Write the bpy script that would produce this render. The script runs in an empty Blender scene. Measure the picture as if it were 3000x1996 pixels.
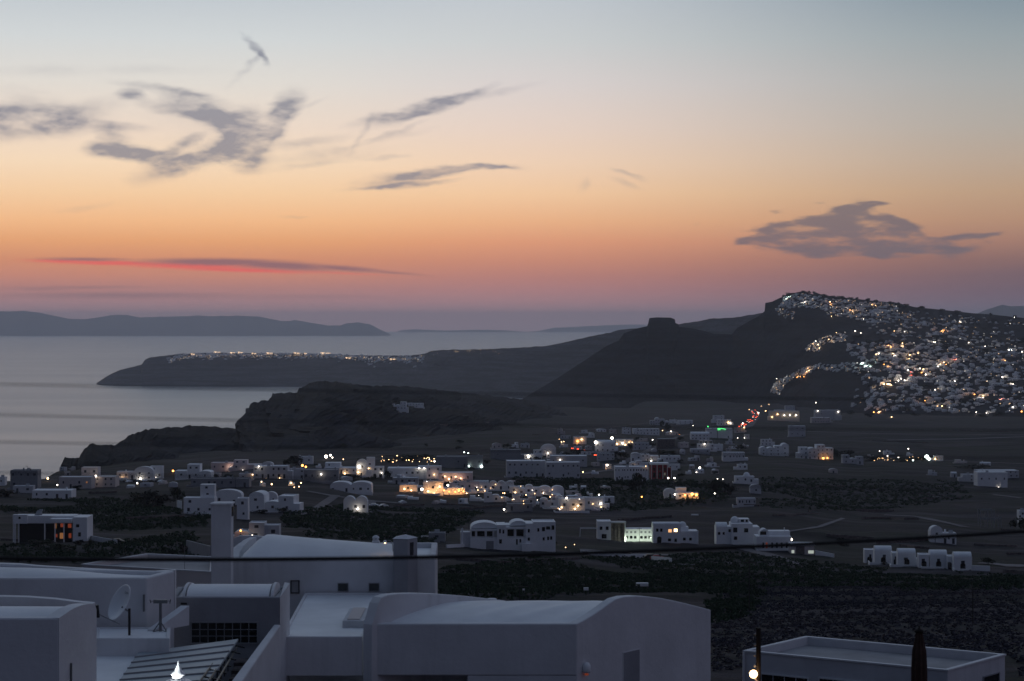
import bpy, bmesh, math, random
from mathutils import Vector, Matrix, noise
from mathutils.bvhtree import BVHTree
R = math.radians
random.seed(7)
sc = bpy.context.scene
COL = sc.collection
F = 6200.0      # focal length in photo pixels (74 mm lens)
CX, HY = 1500.0, 940.0   # principal column and eye level row of the level camera
H = 300.0       # camera height above the sea

def P(x, y, D):
    """point at forward distance D seen in the direction of photo pixel x, y"""
    return Vector(((x-CX)/F*D, D, H-(y-HY)/F*D))
def Pd(x, y, drop):
    """point on a level surface `drop` metres below the camera"""
    return P(x, y, drop*F/(y-HY))
def lerp(a, b, t): return a+(b-a)*t
def sstep(a, b, v):
    t = min(1, max(0, (v-a)/(b-a))); return t*t*(3-2*t)
def interp(pts, x):
    if x <= pts[0][0]: return pts[0][1]
    for (a, b), (c, d) in zip(pts, pts[1:]):
        if x <= c: return lerp(b, d, (x-a)/(c-a) if c > a else 0)
    return pts[-1][1]

# ---------------------------------------------------------------- camera
cam_d = bpy.data.cameras.new('camera'); cam = bpy.data.objects.new('camera', cam_d); COL.objects.link(cam)
cam.location = (0, 0, H); cam.rotation_euler = (R(90), 0, 0)
cam_d.sensor_width = 36; cam_d.lens = F/3000*36
cam_d.shift_y = -(998-HY)/3000
cam_d.clip_start = 0.5; cam_d.clip_end = 200000
cam_d.dof.use_dof = True; cam_d.dof.focus_distance = 400; cam_d.dof.aperture_fstop = 3.4
sc.camera = cam
sc.view_settings.view_transform = 'Standard'; sc.view_settings.look = 'None'
sc.view_settings.exposure = 0; sc.view_settings.gamma = 1
sc.cycles.use_denoising = True
sc.cycles.volume_bounces = 1
sc.cycles.max_bounces = 5; sc.cycles.diffuse_bounces = 3
sc.cycles.sample_clamp_indirect = 3

# ---------------------------------------------------------------- node helper
def lin(c):
    return tuple(((v/255)/12.92 if v/255 <= .04045 else ((v/255+.055)/1.055)**2.4) for v in c)
class NT:
    def __init__(s, tree): s.t = tree; s.n = tree.nodes; s.l = tree.links
    def add(s, typ, **kw):
        n = s.n.new(typ)
        for k, v in kw.items(): setattr(n, k, v)
        return n
    def put(s, sock, v):
        if isinstance(v, bpy.types.NodeSocket): s.l.new(v, sock)
        elif v is not None: sock.default_value = v
    def math(s, op, a, b=None, clamp=False):
        n = s.add('ShaderNodeMath', operation=op, use_clamp=clamp); s.put(n.inputs[0], a); s.put(n.inputs[1], b); return n.outputs[0]
    def vec(s, op, a, b=None):
        n = s.add('ShaderNodeVectorMath', operation=op); s.put(n.inputs[0], a)
        if b is not None: s.put(n.inputs[1], b)
        return n.outputs['Value'] if op in ('LENGTH', 'DOT_PRODUCT') else n.outputs[0]
    def mapr(s, v, a, b, c=0, d=1, interp='LINEAR'):
        n = s.add('ShaderNodeMapRange', interpolation_type=interp)
        for i, q in enumerate((v, a, b, c, d)): s.put(n.inputs[i], q)
        return n.outputs[0]
    def ramp(s, fac, stops, mode='LINEAR'):
        n = s.add('ShaderNodeValToRGB'); r = n.color_ramp; r.interpolation = mode
        while len(r.elements) < len(stops): r.elements.new(0.5)
        for e, (p, c) in zip(r.elements, stops): e.position = p; e.color = (*c[:3], 1)
        s.put(n.inputs[0], fac); return n.outputs[0]
    def mix(s, f, a, b, blend='MIX'):
        n = s.add('ShaderNodeMix', data_type='RGBA', blend_type=blend)
        s.put(n.inputs[0], f)
        for i, q in ((6, a), (7, b)):
            s.put(n.inputs[i], (*q, 1) if isinstance(q, tuple) and len(q) == 3 else q)
        return n.outputs[2]
    def noise(s, vec, scale, detail=4, rough=.5, dist=0, out='Fac'):
        n = s.add('ShaderNodeTexNoise'); s.put(n.inputs['Vector'], vec); n.inputs['Scale'].default_value = scale
        n.inputs['Detail'].default_value = detail; n.inputs['Roughness'].default_value = rough; n.inputs['Distortion'].default_value = dist
        return n.outputs[out]
    def mapping(s, vec, loc=(0,0,0), rot=(0,0,0), scale=(1,1,1), typ='POINT'):
        n = s.add('ShaderNodeMapping', vector_type=typ); s.put(n.inputs[0], vec)
        n.inputs['Location'].default_value = loc; n.inputs['Rotation'].default_value = rot; n.inputs['Scale'].default_value = scale
        return n.outputs[0]

# ---------------------------------------------------------------- sky
def build_world():
    w = bpy.data.worlds.new('World'); sc.world = w; w.use_nodes = True
    t = NT(w.node_tree); t.n.clear()
    out = t.add('ShaderNodeOutputWorld'); bg = t.add('ShaderNodeBackground'); t.l.new(bg.outputs[0], out.inputs[0])
    tc = t.add('ShaderNodeTexCoord').outputs['Generated']
    d = t.vec('NORMALIZE', tc)
    sx = t.add('ShaderNodeSeparateXYZ'); t.l.new(d, sx.inputs[0]); X, Y, Z = sx.outputs
    el = t.math('ARCSINE', Z)
    az = t.math('ARCTAN2', X, Y)
    # low sky, elevation 0 .. 0.1516 rad in three azimuths
    def row(cols):  # list of (photo row, colour)
        st = []
        for y, c in sorted(cols, key=lambda q: -q[0]):
            e = math.atan((HY-y)/F); st.append(((e+.01)/.17, lin(c)))
        return st
    p = t.mapr(el, -.01, .16)
    L = t.ramp(p, row([(0,(196,203,209)),(120,(212,216,217)),(250,(228,222,214)),(380,(242,222,204)),(480,(252,223,191)),(570,(253,211,167)),(650,(252,193,141)),(710,(240,170,118)),(765,(222,148,112)),(810,(212,142,120)),(845,(194,136,128)),(890,(186,140,142)),(960,(186,150,156))]))
    C = t.ramp(p, row([(0,(196,202,208)),(120,(206,209,210)),(250,(222,213,210)),(380,(236,214,200)),(480,(246,214,186)),(570,(250,206,164)),(650,(244,184,138)),(710,(232,160,122)),(765,(214,144,118)),(810,(198,134,122)),(850,(190,134,132)),(900,(184,140,144)),(960,(184,150,158))]))
    Rr = t.ramp(p, row([(0,(132,148,160)),(120,(152,163,168)),(250,(169,171,170)),(380,(180,172,163)),(480,(188,168,150)),(570,(192,160,132)),(650,(186,146,120)),(710,(170,128,112)),(765,(142,108,104)),(810,(126,99,104)),(850,(118,96,108)),(900,(118,100,116)),(960,(120,106,124))]))
    s = t.math('ABSOLUTE', t.math('ADD', az, R(10)))
    f1 = t.mapr(s, R(3), R(11), interp='SMOOTHSTEP')
    f2 = t.mapr(s, R(9), R(24.5), interp='SMOOTHSTEP')
    low = t.mix(f2, t.mix(f1, L, C), Rr)
    # high sky: blue dusk vault
    hi = t.ramp(t.mapr(el, .14, 1.3), [(0, (.50,.55,.58)), (.12, (.60,.66,.75)), (.3, (.40,.47,.58)), (.6, (.21,.27,.37)), (1, (.10,.14,.21))])
    hiD = t.mix(t.mapr(s, R(12), R(70), interp='SMOOTHSTEP'), hi, t.ramp(t.mapr(el, 0, 1.3), [(0, (.10,.115,.16)), (.4, (.12,.15,.21)), (1, (.09,.13,.20))]))
    front = t.mix(t.mapr(el, .152, .25, interp='SMOOTHSTEP'), low, hiD)
    back = t.ramp(t.mapr(el, 0, 1.2), [(0, (.045,.048,.075)), (.15, (.050,.046,.072)), (.35, (.05,.062,.10)), (1, (.09,.13,.20))])
    back = t.mix(t.mapr(X, -.2, .9, interp='SMOOTHSTEP'), t.mix(1, back, (.75,.8,.85), 'MULTIPLY'), t.mix(1, back, (2.1,1.85,1.75), 'MULTIPLY'))
    sky = t.mix(t.mapr(s, R(24), R(80), interp='SMOOTHSTEP'), front, back)
    # clouds: soft strokes laid out on the sky by azimuth and elevation, broken up by noise
    Yc = t.math('MAXIMUM', Y, .05)
    u = t.math('MULTIPLY_ADD', t.math('DIVIDE', X, Yc), F); u.node.inputs[2].default_value = CX
    v = t.math('MULTIPLY_ADD', t.math('DIVIDE', Z, Yc), -F); v.node.inputs[2].default_value = HY
    cb = t.add('ShaderNodeCombineXYZ'); t.l.new(u, cb.inputs[0]); t.l.new(v, cb.inputs[1]); uv = cb.outputs[0]
    n1 = t.noise(t.mapping(uv, scale=(.0042,.009,1)), 1, 3, .55, out='Color')
    n2 = t.noise(t.mapping(uv, scale=(.02,.05,1)), 1, 3, .5, out='Color')
    w1 = t.vec('MULTIPLY', t.vec('SUBTRACT', n1, (.5,.5,.5)), (60, 34, 0))
    w2 = t.vec('MULTIPLY', t.vec('SUBTRACT', n2, (.5,.5,.5)), (34, 15, 0))
    wuv = t.vec('ADD', uv, t.vec('ADD', w1, w2))
    wlo = t.vec('ADD', uv, t.vec('MULTIPLY', t.vec('ADD', w1, t.vec('MULTIPLY', w2, (1.2,1.2,0))), (.35,.22,0)))
    def strokes(co, lst, gs=1.0, mode=1):
        acc = None
        for i, (cx, cy, a, b, ang, st) in enumerate(lst):
            if i and i % 5 == 0:   # keep the shader evaluating the strokes group by group
                n = t.add('ShaderNodeVectorMath', operation='MULTIPLY_ADD'); t.l.new(acc, n.inputs[0]); n.inputs[1].default_value = (1e-6,)*3; t.l.new(co, n.inputs[2]); co = n.outputs[0]
            q = t.mapping(co, loc=(cx, cy, 0), rot=(0, 0, R(ang)), scale=(a*gs, b*gs, 1), typ='TEXTURE')
            g = t.mapr(t.vec('LENGTH', q), 1, 0, 0, st, 'SMOOTHSTEP')
            acc = g if acc is None else (t.math('MAXIMUM', acc, g) if mode else t.math('ADD', acc, g))
        return acc
    hi_cl = strokes(wuv, [
        (10,355,130,46,-4,1.3),(110,345,120,30,0,.7),(230,345,110,34,-14,.75),(150,385,160,20,-4,.35),(100,290,110,22,15,.25),(200,208,360,14,0,.2),
        (385,280,34,14,0,.9),(470,262,130,12,8,.45),(580,282,90,14,14,.5),(490,320,110,16,14,.45),(560,312,80,30,18,1.2),(620,345,95,32,32,1.25),(690,375,70,32,40,.9),
        (735,390,52,60,-10,1.5),(748,440,46,52,0,1.2),(720,480,40,26,0,.5),(780,400,60,22,-25,.8),(832,325,62,34,-58,1.5),(812,365,46,22,-50,.8),(880,318,60,8,-25,.3),
        (330,395,48,26,20,1.0),(375,372,60,12,5,.5),(310,440,56,22,5,1.3),(380,450,90,20,6,1.3),(460,470,70,26,18,.9),(520,432,66,16,-28,1.1),(480,500,90,28,-15,.75),(560,480,120,22,-12,.6),(640,445,110,26,-14,1.0),(600,465,90,18,-10,.55),(680,420,50,40,-50,.7),(590,400,190,70,10,.16),
        (860,420,150,14,-6,.4),(960,452,160,20,-6,.35),(1060,395,66,9,-58,.5),(1075,350,70,10,-15,.3),
        (1180,332,80,16,-14,.9),(1245,316,100,17,-13,1.3),(1320,297,90,13,-14,.95),(1385,277,70,9,-20,.5),(1470,272,110,10,-12,.3),(1130,350,90,20,-14,.3),(1160,385,70,8,-22,.35),(1110,410,120,8,-14,.3),
        (1200,515,130,16,-9,1.1),(1290,503,120,13,-7,.9),(1400,491,100,9,-3,.8),(1460,488,70,6,5,.7),(1120,545,100,6,-6,.6),(1210,540,110,8,-5,.8),(1130,462,60,7,-8,.4),(940,480,140,10,-8,.3),
        (748,140,44,11,48,.85),(770,160,28,9,60,.6),(720,200,60,10,-42,.6),
        (1815,505,30,6,20,.3),(1850,520,40,7,18,.3),(1835,545,40,9,20,.28),(1710,548,22,12,-50,.25),(860,638,40,4,2,.3),(245,605,70,8,-8,.18)], 1.7, 0)
    lo_cl = strokes(wlo, [
        (2215,702,90,13,-8,1.1),(2290,680,130,34,-10,1.4),(2400,662,150,42,-10,1.5),(2480,628,80,34,-24,1.3),(2520,600,70,9,-6,.9),(2560,662,120,36,10,1.4),(2650,668,70,28,15,1.1),(2620,640,60,14,18,.8),
        (2300,722,110,16,2,1.0),(2440,722,180,30,0,1.2),(2480,690,110,24,0,1.0),(2350,700,120,22,-4,.9),(2400,748,130,12,2,.8),(2570,728,130,26,2,1.1),(2620,755,110,10,2,.8),(2700,720,110,24,6,1.0),(2780,735,110,18,-2,1.0),(2790,700,120,14,-6,.9),(2870,690,100,11,-4,.9),(2900,708,80,10,-3,.7),(2800,758,70,9,0,.6),(2700,690,70,14,10,.7),
        (2585,597,44,9,-6,.8),(2565,592,20,6,0,.5),(2400,598,30,8,0,.4),(2270,620,24,9,0,.6),(2030,660,50,9,-14,.4)], 1.5, 0)
    fib = t.noise(t.mapping(uv, scale=(.007,.018,1), rot=(0,0,R(-8))), 1, 4, .5)
    fib2 = t.noise(t.mapping(uv, scale=(.009,.034,1), rot=(0,0,R(4))), 1, 5, .55)
    fib3 = t.noise(t.mapping(uv, scale=(.03,.075,1), rot=(0,0,R(-12))), 1, 3, .5)
    hi_cl = t.math('MULTIPLY', t.math('MINIMUM', hi_cl, 1.15), t.mapr(fib3, .3, .65, .78, 1.05))
    dh = t.math('MULTIPLY', hi_cl, t.mapr(fib, .32, .64, .3, 1.1))
    dl = t.mapr(t.math('SUBTRACT', t.math('MINIMUM', lo_cl, 1.25), t.mapr(fib2, .36, .66, 0, .9)), -.05, 1.0, 0, 1, 'SMOOTHSTEP')
    sky = t.mix(t.math('MULTIPLY', t.math('MINIMUM', dh, 1), .78), sky, lin((120,124,142)))
    sky = t.mix(t.math('MULTIPLY', dl, .82), sky, lin((108,103,114)))
    # long thin cloud, its under side lit red from below the horizon
    wth = t.vec('ADD', uv, t.vec('MULTIPLY', w2, (.6,.25,0)))
    red = strokes(wth, [(190,766,170,9,1.5,1.0),(330,771,290,11,1.2,1.15),(560,780,330,15,1.5,1.1),(700,791,340,11,1.8,1.1),(960,798,250,6,3,.5)])
    gry = strokes(wth, [(250,760,200,9,.5,.8),(640,768,340,17,.6,1.15),(820,778,280,20,3,1.1),(1000,786,220,13,4.5,.9),(1130,797,180,7,5,.6)])
    sky = t.mix(t.math('MINIMUM', red, .95), sky, lin((236,106,98)))
    sky = t.mix(t.math('MINIMUM', gry, .9), sky, lin((146,104,112)))
    haz = strokes(wlo, [(350,866,560,16,0,.45),(250,842,260,8,0,.3),(120,846,160,9,0,.3),(900,870,400,12,0,.2),(3000,800,300,30,-4,.25)])
    sky = t.mix(haz, sky, lin((118,98,110)))
    # physical twilight sky adds its own faint share
    nish = t.add('ShaderNodeTexSky', sky_type='NISHITA', sun_disc=False, sun_elevation=R(-3.5), sun_rotation=R(-25))
    sky = t.mix(.03, sky, nish.outputs[0], 'ADD')
    t.put(bg.inputs[0], sky); bg.inputs[1].default_value = 1
    w.cycles.sampling_method = 'MANUAL'; w.cycles.sample_map_resolution = 512
build_world()
# the last direct western glow, very weak and very soft
sd = bpy.data.lights.new('sun', 'SUN'); sun = bpy.data.objects.new('sun', sd); COL.objects.link(sun)
sd.energy = .03; sd.angle = R(30); sd.color = (1, .62, .42)
sun.rotation_euler = Vector((-math.sin(R(-25)), -math.cos(R(-25)), -math.tan(R(6)))).to_track_quat('-Z', 'Y').to_euler()

# ---------------------------------------------------------------- materials
MATS = {}
def pbr(name, col, rough=.85, var=.12, scale=.6, bump=0, bscale=8, col2=None, spec=.3, detail=6, vec='Object', metal=0, streak=False):
    m = bpy.data.materials.new(name); m.use_nodes = True; t = NT(m.node_tree)
    b = t.n['Principled BSDF']; b.inputs['Roughness'].default_value = rough; b.inputs['Metallic'].default_value = metal
    b.inputs['Specular IOR Level'].default_value = spec
    co = t.add('ShaderNodeNewGeometry').outputs['Position'] if vec == 'World' else t.add('ShaderNodeTexCoord').outputs['Object']
    if col2 is None: col2 = tuple(c*(1-2*var) for c in col)
    f = t.mapr(t.noise(co, scale, detail, .6), .32, .68)
    cc = t.mix(f, (*col2, 1), (*col, 1))
    if streak:
        sn = t.noise(t.mapping(co, scale=(2.2, 2.2, .18)), 1, 6, .65); pn = t.noise(co, .16, 3, .5)
        cc = t.mix(t.math('MULTIPLY', t.mapr(sn, .5, .72), t.mapr(pn, .4, .65)), cc, tuple(c*.74 for c in col))
    t.put(b.inputs['Base Color'], cc)
    if bump:
        bn = t.add('ShaderNodeBump'); bn.inputs['Strength'].default_value = bump; bn.inputs['Distance'].default_value = .05
        t.put(bn.inputs['Height'], t.noise(co, bscale, 5, .6)); t.l.new(bn.outputs[0], b.inputs['Normal'])
    MATS[name] = m; return m
def glow(name, col, strength, sample=True):
    m = bpy.data.materials.new(name); m.use_nodes = True; t = NT(m.node_tree); t.n.clear()
    o = t.add('ShaderNodeOutputMaterial'); e = t.add('ShaderNodeEmission'); e.inputs[0].default_value = (*col, 1); e.inputs[1].default_value = strength
    t.l.new(e.outputs[0], o.inputs[0])
    m.cycles.emission_sampling = 'AUTO' if sample else 'NONE'
    MATS[name] = m; return m

# ---------------------------------------------------------------- object helpers
def tag(o, label=None, cat=None, group=None, kind=None):
    if label: o['label'] = label
    if cat: o['category'] = cat
    if group: o['group'] = group
    if kind: o['kind'] = kind
    return o
def mesh_obj(name, verts, faces, mat, parent=None, smooth=False):
    me = bpy.data.meshes.new(name); me.from_pydata(verts, [], faces); me.update()
    if mat: me.materials.append(mat if not isinstance(mat, str) else MATS[mat])
    if smooth: me.polygons.foreach_set('use_smooth', [True]*len(me.polygons))
    o = bpy.data.objects.new(name, me); COL.objects.link(o)
    if parent: o.parent = parent
    return o
def empty(name, loc, rz=0):
    o = bpy.data.objects.new(name, None); COL.objects.link(o); o.location = loc; o.rotation_euler.z = rz
    o.empty_display_size = .5
    return o
BVHS = []
def add_bvh(verts, faces): BVHS.append(BVHTree.FromPolygons(verts, faces))
EYE = Vector((0, 0, H))
def hit(x, y, far=30000):
    """where the view direction of photo pixel x, y meets the terrain"""
    d = Vector(((x-CX)/F, 1, -(y-HY)/F)).normalized(); best = None
    for b in BVHS:
        r = b.ray_cast(EYE, d, far)
        if r[0] is not None and (best is None or r[3] < best[1]): best = (r[0], r[3])
    return best[0] if best else None
def ground_z(X, Y):
    best = None
    for b in BVHS:
        r = b.ray_cast(Vector((X, Y, 900)), Vector((0, 0, -1)), 1000)
        if r[0] is not None and (best is None or r[0].z > best): best = r[0].z
    return best if best is not None else 0

# ---------------------------------------------------------------- sea
def sea_mat():
    m = bpy.data.materials.new('sea'); m.use_nodes = True; t = NT(m.node_tree); b = t.n['Principled BSDF']
    b.inputs['Base Color'].default_value = (.035,.075,.13,1); b.inputs['IOR'].default_value = 1.45
    b.inputs['Roughness'].default_value = .26
    co = t.add('ShaderNodeNewGeometry').outputs['Position']
    n1 = t.noise(t.mapping(co, scale=(.004,.011,1)), 1, 8, .62)
    n2 = t.noise(t.mapping(co, scale=(.0004,.0016,1)), 1, 5, .6, .6)
    t.put(b.inputs['Roughness'], t.mapr(n2, .3, .7, .29, .36))
    bn = t.add('ShaderNodeBump'); bn.inputs['Strength'].default_value = .7; bn.inputs['Distance'].default_value = 2.5
    t.put(bn.inputs['Height'], n1); t.l.new(bn.outputs[0], b.inputs['Normal'])
    MATS['sea'] = m; return m
sea_mat()
tag(mesh_obj('sea', [(-30000,300,0),(30000,300,0),(30000,58000,0),(-30000,58000,0)], [(0,1,2,3)], 'sea'), kind='structure')

# ---------------------------------------------------------------- ground
def land_mat(name, soil, green, dry, rock=False, field=55):
    m = bpy.data.materials.new(name); m.use_nodes = True; t = NT(m.node_tree); b = t.n['Principled BSDF']
    b.inputs['Roughness'].default_value = .95; b.inputs['Specular IOR Level'].default_value = .1
    co = t.add('ShaderNodeNewGeometry').outputs['Position']
    big = t.noise(co, .006, 4, .55); mid = t.noise(co, .05, 6, .62); fine = t.noise(co, .5, 5, .65)
    v = t.add('ShaderNodeTexVoronoi'); v.inputs['Scale'].default_value = 1/field
    t.put(v.inputs['Vector'], t.vec('ADD', t.mapping(co, rot=(0,0,R(12)), scale=(.55,1,0)), t.vec('MULTIPLY', t.noise(co, .02, 2, out='Color'), (25,25,0))))
    sp = t.add('ShaderNodeSeparateColor'); t.l.new(v.outputs['Color'], sp.inputs[0])
    cell = t.ramp(sp.outputs[0], [(0, soil), (.38, green), (.55, tuple((a+c)/2 for a, c in zip(soil, green))), (.72, dry), (.8, soil), (.92, green)], 'CONSTANT')
    c = t.mix(t.mapr(mid, .4, .62), cell, t.mix(t.mapr(big, .4, .6), (*soil, 1), (*green, 1)))
    c = t.mix(t.mapr(fine, .5, .72), c, tuple(x*.45 for x in soil))
    c = t.mix(t.mapr(fine, .42, .25), c, tuple(x*1.5 for x in dry))
    row_ = t.noise(t.mapping(co, scale=(.006,.07,.0)), 1, 5, .6)
    c = t.mix(t.mapr(row_, .5, .66), c, tuple(x*1.5 for x in dry)); c = t.mix(t.mapr(row_, .46, .34), c, tuple(x*.5 for x in soil))
    if rock:
        str_ = t.noise(t.mapping(co, scale=(.004,.004,.09)), 1, 6, .7)
        c = t.mix(t.mapr(str_, .42, .58), tuple(x*.35 for x in soil), t.mix(t.mapr(mid, .4, .65), c, tuple(x*2.0 for x in soil)))
    t.put(b.inputs['Base Color'], c)
    bn = t.add('ShaderNodeBump'); bn.inputs['Strength'].default_value = .8; bn.inputs['Distance'].default_value = .6 if not rock else 6
    t.put(bn.inputs['Height'], fine if not rock else mid); t.l.new(bn.outputs[0], b.inputs['Normal'])
    MATS[name] = m; return m
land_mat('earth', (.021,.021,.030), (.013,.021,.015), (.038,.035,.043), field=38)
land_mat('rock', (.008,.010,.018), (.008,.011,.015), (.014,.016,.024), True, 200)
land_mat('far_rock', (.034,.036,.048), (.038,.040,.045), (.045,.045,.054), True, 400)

# photo row of the ground surface at a distance, for several photo columns
near = [(14,4800),(40,3050),(60,2600),(80,2380),(100,2242),(150,2030)]
GT = {
 -1500: near+[(200,1905),(300,1800),(400,1740),(500,1680),(600,1610),(700,1545),(850,1480),(1000,1435),(1150,1412),(1300,1480),(1600,1990),(1700,2100),(9000,1800)],
 0:    near+[(200,1905),(300,1800),(400,1740),(500,1680),(600,1610),(700,1545),(850,1480),(1000,1435),(1150,1408),(1300,1450),(1600,1990),(1700,2100),(9000,1800)],
 170:  near+[(200,1905),(300,1800),(400,1740),(500,1680),(600,1610),(700,1545),(850,1480),(1000,1435),(1150,1404),(1400,1390),(1700,1400),(2100,1826),(9000,1800)],
 450:  near+[(200,1905),(300,1800),(400,1740),(500,1675),(600,1610),(700,1550),(850,1480),(1000,1425),(1150,1400),(1400,1370),(1900,1345),(2400,1330),(3600,1800),(9000,1800)],
 800:  near+[(200,1905),(300,1800),(400,1740),(500,1675),(600,1610),(700,1550),(850,1490),(1000,1420),(1200,1385),(1500,1355),(2000,1320),(2600,1300),(4000,1700),(9000,1800)],
 1200: near+[(200,1905),(300,1800),(400,1740),(500,1680),(620,1615),(750,1560),(900,1500),(1050,1440),(1250,1385),(1500,1350),(2000,1310),(2600,1275),(3300,1230),(4200,1500),(9000,1800)],
 1500: near+[(200,1905),(300,1800),(400,1745),(500,1690),(640,1625),(800,1545),(950,1485),(1100,1430),(1300,1385),(1600,1340),(2000,1300),(2400,1268),(3000,1240),(3900,1190),(4300,1500),(9000,1800)],
 1900: near+[(200,1905),(300,1805),(400,1748),(500,1700),(680,1625),(800,1560),(950,1490),(1100,1440),(1300,1392),(1600,1345),(2000,1300),(2400,1268),(3000,1238),(3900,1200),(4700,1176),(5000,1500),(9000,1800)],
 2200: near+[(200,1905),(300,1805),(400,1750),(500,1710),(700,1625),(800,1575),(950,1500),(1100,1450),(1300,1395),(1600,1350),(2000,1305),(2600,1255),(3200,1228),(4000,1200),(4700,1180),(5200,1300),(9000,1800)],
 2550: near+[(200,1900),(300,1800),(400,1748),(500,1715),(620,1682),(730,1645),(900,1560),(1100,1490),(1300,1430),(1600,1370),(2000,1310),(2600,1262),(3200,1235),(4000,1210),(5000,1190),(9000,1400)],
 3000: near+[(200,1900),(300,1800),(400,1748),(500,1715),(620,1690),(740,1662),(900,1580),(1100,1500),(1300,1440),(1600,1375),(2000,1310),(2600,1262),(3200,1238),(4000,1215),(5000,1195),(9000,1400)],
 4500: near+[(200,1900),(300,1800),(400,1748),(500,1715),(620,1690),(740,1662),(900,1580),(1100,1500),(1300,1440),(1600,1375),(2000,1310),(2600,1262),(3200,1238),(4000,1215),(5000,1195),(9000,1400)],
}
GK = sorted(GT)
def drop_at(px, D):
    px = min(GK[-1], max(GK[0], px))
    for a, b in zip(GK, GK[1:]):
        if px <= b:
            t = (px-a)/(b-a)
            f = lambda k: interp([(math.log(d), (y-HY)*d/F) for d, y in GT[k]], math.log(D))
            return lerp(f(a), f(b), t*t*(3-2*t))
def ground():
    Ds = [14]
    while Ds[-1] < 5600: Ds.append(Ds[-1]*(1.028 if Ds[-1] < 200 else 1.013))
    pxs = list(range(-2400, -300, 60))+list(range(-300, 3301, 12))+list(range(3360, 5400, 60))
    # cache interpolated tables per column
    lt = {k: [(math.log(d), (y-HY)*d/F) for d, y in GT[k]] for k in GK}
    prof = {k: [interp(lt[k], math.log(D)) for D in Ds] for k in GK}
    verts = []; faces = []
    n = len(pxs)
    for j, D in enumerate(Ds):
        for px in pxs:
            q = min(GK[-1], max(GK[0], px))
            for a, b in zip(GK, GK[1:]):
                if q <= b: break
            t = (q-a)/(b-a); t = t*t*(3-2*t)
            dr = lerp(prof[a][j], prof[b][j], t)
            X = (px-CX)/F*D
            z = H-dr
            amp = min(6, D*.0035)
            z += amp*(noise.noise((X*.008, D*.006, 1.3)))*1.2 + min(1.2, D*.0012)*noise.noise((X*.05, D*.04, 4.1))
            z += .25*noise.noise((X*.25, D*.2, 9))*(1 if D < 900 else 0)
            # shallow field terraces
            z += .7*math.tanh(6*math.sin(D*.085+3*noise.noise((X*.006, D*.004, 7))))*(1 if D > 260 else 0)*.5
            verts.append((X, D, max(z, -6)))
    for j in range(len(Ds)-1):
        for i in range(n-1):
            a = j*n+i; faces.append((a, a+1, a+n+1, a+n))
    add_bvh(verts, faces)
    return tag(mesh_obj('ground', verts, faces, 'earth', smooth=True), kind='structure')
ground()

# ---------------------------------------------------------------- hills seen as ridges, each with its own distance, front and back slopes
def ridge(name, crest, Dc, front, back, zbase, mat, step=6, rows=26, amp=10, fpow=1.0, nscale=.01, seed=0, bvh=True, crest_amp=0):
    xs = []; x = crest[0][0]
    while x < crest[-1][0]: xs.append(x); x += step
    xs.append(crest[-1][0])
    for cx, cy in crest:
        if all(abs(cx-q) > .5 for q in xs): xs.append(cx)
    xs.sort()
    verts = []; faces = []
    nr = rows+6
    for x in xs:
        D = interp(Dc, x) if isinstance(Dc, list) else Dc
        y = interp(crest, x); top = P(x, y, D)
        fl = interp(front, x) if isinstance(front, list) else front
        bk = interp(back, x) if isinstance(back, list) else back
        zb = interp(zbase, x) if isinstance(zbase, list) else zbase
        pw = interp(fpow, x) if isinstance(fpow, list) else fpow
        top.z += crest_amp*noise.fractal((x*.05, seed, 3), 1, 2, 4)
        for k in range(rows):
            t = k/(rows-1)           # 0 base .. 1 crest
            Dk = D-fl*(1-t)
            z = lerp(zb, top.z, t**pw)
            X = (x-CX)/F*Dk
            e = math.sin(math.pi*min(1, t))**.7
            nn = noise.fractal((X*nscale+seed, Dk*nscale*.7, z*nscale*2.2), 1.0, 2.1, 5)
            verts.append((X+amp*e*nn, Dk+amp*e*1.3*noise.fractal((X*nscale*1.3, z*nscale*3, seed+5), 1, 2, 4), z+amp*.35*e*nn))
        for k in range(1, 7):
            t = k/6; Dk = D+bk*t
            verts.append(((x-CX)/F*Dk, Dk, lerp(top.z, -8, t**1.3)))
    for i in range(len(xs)-1):
        for k in range(nr-1):
            a = i*nr+k; faces.append((a, a+nr, a+nr+1, a+1))
    if bvh: add_bvh(verts, faces)
    return tag(mesh_obj(name, verts, faces, mat, smooth=False), kind='structure')

# near headland with the cliff
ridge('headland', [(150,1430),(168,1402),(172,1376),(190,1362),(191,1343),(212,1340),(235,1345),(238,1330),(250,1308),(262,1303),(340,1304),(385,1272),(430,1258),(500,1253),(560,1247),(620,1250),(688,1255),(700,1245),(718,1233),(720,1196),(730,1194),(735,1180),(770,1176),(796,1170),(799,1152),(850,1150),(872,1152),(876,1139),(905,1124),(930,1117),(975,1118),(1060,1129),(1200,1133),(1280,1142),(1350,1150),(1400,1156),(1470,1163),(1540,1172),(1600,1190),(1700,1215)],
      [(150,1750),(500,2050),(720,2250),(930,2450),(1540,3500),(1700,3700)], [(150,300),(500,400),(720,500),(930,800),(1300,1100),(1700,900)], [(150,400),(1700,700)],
      [(150,140),(450,150),(800,165),(1200,160),(1540,150),(1700,150)], 'rock', step=4, rows=44, amp=20, fpow=[(150,.8),(690,.8),(720,.55),(900,.6),(1200,.85),(1700,1)], nscale=.012, seed=3, crest_amp=2.2)
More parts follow.
